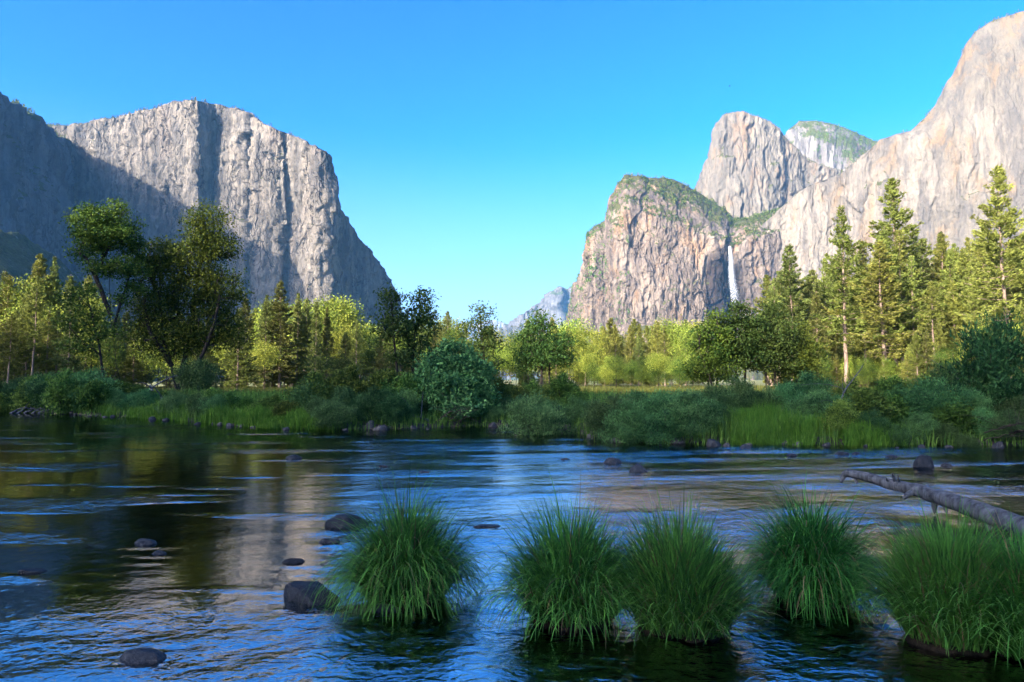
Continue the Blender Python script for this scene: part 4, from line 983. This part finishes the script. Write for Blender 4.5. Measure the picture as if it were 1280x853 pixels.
# ------------------------------------------------------------------ sedge tussocks
def tussock(label, px, py, wpx, hpx, n, lean, drop, seed, base_r=.30, stems=.12, wide=.0075, tone=.45):
    """px, py = middle of its waterline; wpx, hpx = its spread and height in the photo"""
    rng = np.random.RandomState(seed)
    p = onz(px, py); d = float(p[1]) + wpx / F * float(p[1]) * .32
    o = np.array([float((px - 640) / F * d), d, 0.0]); k = d / F; Rr = wpx * k / 2; Hh = hpx * k
    e = empty('sedge_tussock', tuple(o), label, 'grass tussock')
    th = np.linspace(0, 2 * np.pi, 40)[:-1]; zz = np.array([-.5, -.2, .0, .08, .15, .19]); rad = np.array([.70, .66, .60, .52, .34, .05]) * Rr
    G = np.stack([np.stack([r * np.cos(th), r * np.sin(th), np.full_like(th, z_ * Hh * 1.3 if z_ > 0 else z_)], 1) for r, z_ in zip(rad, zz)])
    G += .05 * fbm(G[..., 0] * 6, G[..., 1] * 6, G[..., 2] * 8, seed, 3)[..., None] * np.array([1, 1, .5])
    m_, n_ = G.shape[:2]; i = np.arange(m_ - 1)[:, None] * n_; j = np.arange(n_)[None]; jj = (j + 1) % n_
    Q = np.stack([i + j, i + jj, i + n_ + jj, i + n_ + j], -1).reshape(-1, 4)
    obj('root_mound', mesh_np('root_mound', G.reshape(-1, 3), [Q], M['rootmat'], True), e)
    # blades: arcs that rise from the mound and fall outward
    seg = 8
    r = np.sqrt(rng.random(n)); a = rng.random(n) * 6.283
    root = np.stack([r * np.cos(a) * Rr * .66, r * np.sin(a) * Rr * .66, Hh * (.26 * (1 - r ** 2)) + .015], 1)
    tuftc = rng.normal(0, 1, (9, 2)) * .45                       # a few leading tufts inside the clump
    near_t = np.min(np.linalg.norm(root[:, None, :2] / Rr - tuftc[None], axis=2), axis=1)
    az = a + rng.normal(0, .60, n)
    phi = np.clip(lean * r ** 1.2 + rng.normal(0, .20, n) + .04, 0, 1.4)
    Ln = Hh * (1.04 - .05 * r - .44 * near_t) * (.62 + .45 * rng.random(n))
    Ln = np.where(rng.random(n) < stems, Ln * 1.22, Ln)
    bend = np.abs(drop * (.25 + .95 * rng.random(n) + .5 * r))
    bend = np.where(rng.random(n) < stems, bend * .35, bend)
    pts = [root]; cur = root.copy(); tw = rng.normal(0, .5, n)
    curl = rng.normal(0, .25, n)
    for s in range(seg):
        f = (s + .5) / seg; an = np.clip(phi + bend * f ** 1.6, 0, 2.75); azs = az + curl * f
        cur = cur + np.stack([np.sin(an) * np.cos(azs), np.sin(an) * np.sin(azs), np.cos(an)], 1) * (Ln / seg)[:, None]
        cur[:, 2] = np.maximum(cur[:, 2], .004)
        pts.append(cur.copy())
    P = np.stack(pts, 1); P[..., :2] = root[:, None, :2] + (P[..., :2] - root[:, None, :2]) * .80
    side = np.stack([-np.sin(az + tw), np.cos(az + tw), 0 * az], 1)
    prof = np.array([.75, 1, 1, .95, .88, .76, .6, .38, .06])[None, :] * (wide * (.7 + .6 * rng.random(n)))[:, None] / 2
    V = np.stack([P - side[:, None] * prof[..., None], P + side[:, None] * prof[..., None]], 2).reshape(-1, 3)
    b0 = (np.arange(n) * (seg + 1) * 2)[:, None]; s2 = np.arange(seg)[None] * 2
    Q = np.stack([b0 + s2, b0 + s2 + 1, b0 + s2 + 3, b0 + s2 + 2], -1).reshape(-1, 4)
    assert (seg + 1) * 2 == 18
    tint = np.repeat(np.clip(rng.normal(tone, .28, n), 0, 1), (seg + 1) * 2)
    kd = int(n * .93)                                             # the last few blades are last year's straw
    bl = obj('grass_blades', mesh_np('grass_blades', V[:kd * 18], [Q[:kd * seg]], M['sedge'], False, tint[:kd * 18]), e)
    bl['kind'] = 'stuff'
    dr = obj('dry_blades', mesh_np('dry_blades', V[kd * 18:], [Q[kd * seg:] - kd * 18], M['straw'], False, tint[kd * 18:]), e)
    dr['kind'] = 'stuff'
    return e
tussock('mop-shaped grass tussock on its own at left, beside the dark boulder', 510, 762, 142, 116, 3600, .75, 1.9, 401)
tussock('drooping grass tussock left of the middle pair', 714, 788, 160, 128, 3000, .7, 1.6, 402)
tussock('upright reedy grass tussock right of the middle pair', 848, 803, 170, 118, 3800, .6, 1.0, 403, .36, .22, .0075, .5)
tussock('round mop tussock in front of the fallen log tip', 1008, 762, 134, 118, 3400, .75, 1.9, 404, .3, .10, .0075, .4)
tussock('big bright grass clump at the lower right, in front of the log', 1176, 818, 164, 128, 4200, .5, 1.15, 405, .38, .18, .008, .75)
tussock('tall grass clump cut by the right edge of the picture', 1276, 838, 150, 134, 3800, .55, 1.15, 406, .38, .16, .008, .65)

# ------------------------------------------------------------------ fallen log and dead wood
def log():
    mb = MB()
    pts = [(1054, 592, 9.6), (1064, 592, 9.5), (1085, 597, 9.3), (1120, 607, 9.0), (1150, 614, 8.7), (1185, 626, 8.3), (1220, 637, 7.9), (1260, 652, 7.5), (1300, 667, 7.1), (1350, 690, 6.7), (1450, 735, 6.1), (1580, 790, 5.5)]
    P = np.array([at(*p) for p in pts])
    t = np.linspace(0, 1, 80); P = np.stack([np.interp(t, np.linspace(0, 1, len(P)), P[:, c]) for c in range(3)], 1)
    P[:, 2] += .012 * perlin(t * 14, 0, 0, 81); P[:, 0] += .012 * perlin(t * 11, 3, 0, 82)
    r = np.interp(t, [0, .03, .10, .24, .5, .8, 1], [.034, .05, .058, .07, .095, .12, .13]); r = r * (1 + .10 * perlin(t * 22, 0, 0, 83))
    o = P[30].copy()
    e = empty('fallen_log', tuple(o), 'bare grey fallen log reaching over the water from the right edge', 'log')
    mb.tube(P - o, r, 14)
    V = mb.V[0]; V += (.008 * fbm(V[:, 0] * 9, V[:, 1] * 9, V[:, 2] * 9, 84, 3))[:, None]
    obj('log_trunk', mb.mesh('log_trunk', M['deadwood'], True), e)
    def stub(path, r0, r1):
        Pp = np.array([at(*p) for p in path]) - o; m = MB()
        tt = np.linspace(0, 1, 10); Pp = np.stack([np.interp(tt, np.linspace(0, 1, len(Pp)), Pp[:, c]) for c in range(3)], 1)
        Pp += .006 * np.stack([perlin(tt * 5, 7, k, 85) for k in range(3)], 1)
        m.tube(Pp, np.linspace(r0 * 1.25, r1 * 1.25, 10), 7); obj('branch_stub', m.mesh('branch_stub', M['deadwood'], True), e)
    stub([(1062, 591, 9.5), (1055, 594, 9.6), (1051, 603, 9.6)], .045, .018)
    stub([(1069, 594, 9.45), (1071, 605, 9.42)], .03, .008)
    stub([(1120, 606, 9.0), (1117, 596, 8.95), (1115, 592, 8.9)], .025, .006)
    stub([(1125, 606, 8.95), (1122, 594, 8.85)], .018, .005)
    stub([(1112, 604, 9.05), (1107, 597, 9.0)], .02, .006)
    stub([(1143, 614, 8.75), (1135, 618, 8.7), (1129, 623, 8.7)], .035, .02)
    stub([(1168, 622, 8.5), (1168, 642, 8.45)], .045, .010)
    stub([(1181, 628, 8.35), (1183, 642, 8.3)], .04, .008)
    stub([(1238, 646, 7.75), (1239, 672, 7.7), (1238, 700, 7.7)], .05, .045)
    stub([(1222, 636, 7.9), (1224, 630, 7.85)], .03, .008)
log()
def dead(name, label, path, r0, r1, twigs=0, seed=0, cat='dead branch', mat='deadwood'):
    rng = np.random.RandomState(seed); Pp = np.array([at(*p) for p in path]); o = Pp[0].copy()
    t = np.linspace(0, 1, 24); P = np.stack([np.interp(t, np.linspace(0, 1, len(Pp)), Pp[:, c]) for c in range(3)], 1) - o
    P += .05 * np.stack([perlin(t * 4, seed, k, 86) for k in range(3)], 1)
    m = MB(); m.tube(P, np.linspace(r0, r1, 24), 6)
    e = obj(name, m.mesh(name, M[mat], True), None, o); tag(e, label, cat)
    for q in range(twigs):
        b_ = P[rng.randint(6, 22)]; dd = rng.normal(size=3); dd[2] = abs(dd[2]); dd /= np.linalg.norm(dd); ln = .5 + rng.random()
        s = np.linspace(0, 1, 6)[:, None]; pt = b_ + dd * ln * s; pt[:, 2] += .1 * np.sin(s[:, 0] * 3)
        m2 = MB(); m2.tube(pt, np.linspace(r1 * .8, r1 * .25, 6), 4); obj('twig', m2.mesh('twig', M[mat]), e)
    return e
dead('dead_snag', 'dark dead trunk slanting into the water below the left bank trees', [(231, 525, 33), (222, 514, 34), (205, 502, 35.5), (190, 489, 37), (188, 482, 37.2)], .16, .06, 5, 1)
dead('driftwood', 'pale driftwood branch at the water left of the big round willow', [(541, 529, 25.6), (530, 524, 25.4), (515, 519, 25.5)], .05, .03, 2, 2)
dead('bare_branch', 'long bare stick slanting up out of the shrubs right of the grassy bank', [(1039, 531, 19.5), (1048, 505, 19.8), (1062, 480, 20.2), (1079, 455, 20.5)], .03, .012, 4, 3)
dead('bare_branch', 'long bare branch leaning left from the tall willows at right', [(1240, 442, 21), (1215, 461, 21), (1183, 484, 21), (1165, 496, 21)], .035, .014, 3, 4)
for q in range(9):
    rr = random.Random(500 + q); x0 = rr.uniform(1222, 1275); y0 = rr.uniform(528, 548)
    dead('dead_branch', 'dead branch in the grey brush pile at the right edge of the bank', [(x0, y0 + 6, 17.3 + rr.random()), (x0 + 25, y0 - 2, 17.2), (x0 + 60, y0 + rr.uniform(-12, 8), 17.0)], .018, .007, 2, 20 + q, mat='bark_dark')['group'] = 'dead branches of the brush pile'
for q in range(6):
    rr = random.Random(540 + q); x0 = rr.uniform(548, 590); y0 = rr.uniform(512, 525)
    dead('dead_branch', 'dead branch tangled under the big round willow', [(x0 - 12, y0 + 4, 25.0), (x0, y0 - 4, 24.8), (x0 + 22, y0 + rr.uniform(-8, 6), 24.8)], .018, .007, 1, 40 + q, mat='bark_dark')['group'] = 'dead branches under the round willow'
for q in range(5):
    rr = random.Random(560 + q); x0 = 20 + q * 9
    dead('driftwood', 'bleached driftwood on the gravel at the far left bank', [(x0 - 8, 517, 37.5), (x0 + 4, 511 + rr.uniform(-4, 2), 37.6), (x0 + 14, 514 + rr.uniform(-5, 3), 37.5)], .06, .03, 1, 60 + q)['group'] = 'driftwood on the far left bank'

# ------------------------------------------------------------------ trees and brush on the cliffs (masses nobody could count)
def cliff_trees(key, n, cols, hmin, hmax, mat, label, seed, rows=None, name='clifftop_woods', round_=False):
    c = CLIFF_PTS[key]; P = c['P']; rng = np.random.RandomState(seed); nx_ = P.shape[1]
    r0, r1 = rows or (c['crest'] - 2, c['crest'] + 2)
    mb = MB(); got = 0
    for q in range(n * 3):
        if got >= n: break
        ci = int(nx_ * (cols[0] + (cols[1] - cols[0]) * rng.random())); ri = rng.randint(r0, r1)
        p = P[min(ri, P.shape[0] - 2), min(ci, nx_ - 2)]
        if perlin(p[0] / 70, p[1] / 70, p[2] / 70, seed) < -.1: continue
        got += 1; h = hmin + (hmax - hmin) * rng.random() ** 1.5; w_ = h * (.42 if round_ else .17) * (.8 + .4 * rng.random())
        k = 22
        zz = rng.random(k); rad = (np.sin(np.pi * (zz * .8 + .15)) if round_ else (1.02 - zz)) * w_
        a = rng.random(k) * 6.283; C = p + np.stack([rad * np.cos(a), rad * np.sin(a), zz * h - (h * .1 if round_ else 0)], 1)
        V, Q, t = leaf_quads(rng, C, h * (.42 if round_ else .26), .7)
        mb.add(V, Q, None, t)
        if not round_: mb.tube(np.array([p - [0, 0, 3], p + [0, 0, h * .5], p + [0, 0, h]]), np.array([h * .02, h * .015, .05]), 4, 0.0)
    o = obj(name, mb.mesh(name, mat)); tag(o, label, None, None, 'stuff')
K1 = 'huge pale granite cliff with a sharp prow, upper face sunlit'
K3 = 'lower brushy cliff left of the waterfall'
K4 = 'pale rounded granite peak behind the lower brushy cliff'
K5 = 'farther peak with a green brush slope behind the pale rounded peak'
K6 = 'great pale granite wall rising out of frame at right'
K2 = 'dark granite ridge in shade at the left edge'
cliff_trees(K1, 240, (.02, .55), 6, 13, M['fir'], 'scattered small conifers along the top of the big lit cliff', 1)
cliff_trees(K2, 120, (.7, 1), 8, 18, M['fir'], 'small conifers along the top of the shaded ridge', 2)
cliff_trees(K3, 90, (.35, .75), 6, 13, M['fir'], 'small conifers along the top of the lower brushy cliff', 3)
c3 = CLIFF_PTS[K3]
cliff_trees(K3, 900, (.40, .98), 5, 13, M['shrub'], 'brush on the sloping bench above the waterfall', 4, (c3['brim'] - 4, c3['crest']), 'cliff_brush', True)
cliff_trees(K3, 900, (.04, .42), 5, 12, M['shrub'], 'brush on the ledges of the lower brushy cliff', 5, (c3['wall0'], c3['crest']), 'cliff_brush', True)
cliff_trees(K4, 90, (.2, .9), 5, 11, M['fir'], 'small conifers on the pale rounded peak', 6, (CLIFF_PTS[K4]['brim'] - 12, CLIFF_PTS[K4]['crest']))
cliff_trees(K5, 500, (.2, .95), 6, 14, M['shrub'], 'brush covering the slope of the farther peak', 7, (CLIFF_PTS[K5]['brim'] - 10, CLIFF_PTS[K5]['crest']), 'cliff_brush', True)
cliff_trees(K6, 90, (.25, .62), 6, 13, M['fir'], 'small conifers along the skyline of the great right wall', 8)

# ------------------------------------------------------------------ a bird
def bird():
    m, nt, b = newmat('dark_plumage'); b.inputs['Base Color'].default_value = (.02, .018, .016, 1)
    p = at(912, 108, 160); mb = MB()
    t = np.linspace(0, 1, 7); mb.tube(np.column_stack([(t - .5) * .5, 0 * t, .03 * np.sin(t * 3)]), .07 * np.sin(np.pi * (t * .86 + .07)), 8)
    e = obj('bird', mb.mesh('bird', m, True), None, p); tag(e, 'tiny dark bird gliding high in the blue sky', 'bird')
    for s in (-1, 1):
        mw = MB(); u = np.linspace(0, 1, 6)
        A = np.column_stack([.12 - .10 * u, s * u * .5, .12 * np.sin(u * 2)]); B = A - np.column_stack([.22 * (1 - u * .75), 0 * u, 0 * u])
        V = np.concatenate([A, B, A - [0, 0, .012], B - [0, 0, .012]])
        k = np.arange(5); Q = np.concatenate([np.stack([k, k + 1, k + 7, k + 6], 1), np.stack([k + 12, k + 18, k + 19, k + 13], 1)])
        mw.add(V, Q); obj('wing', mw.mesh('wing', m), e)
bird()
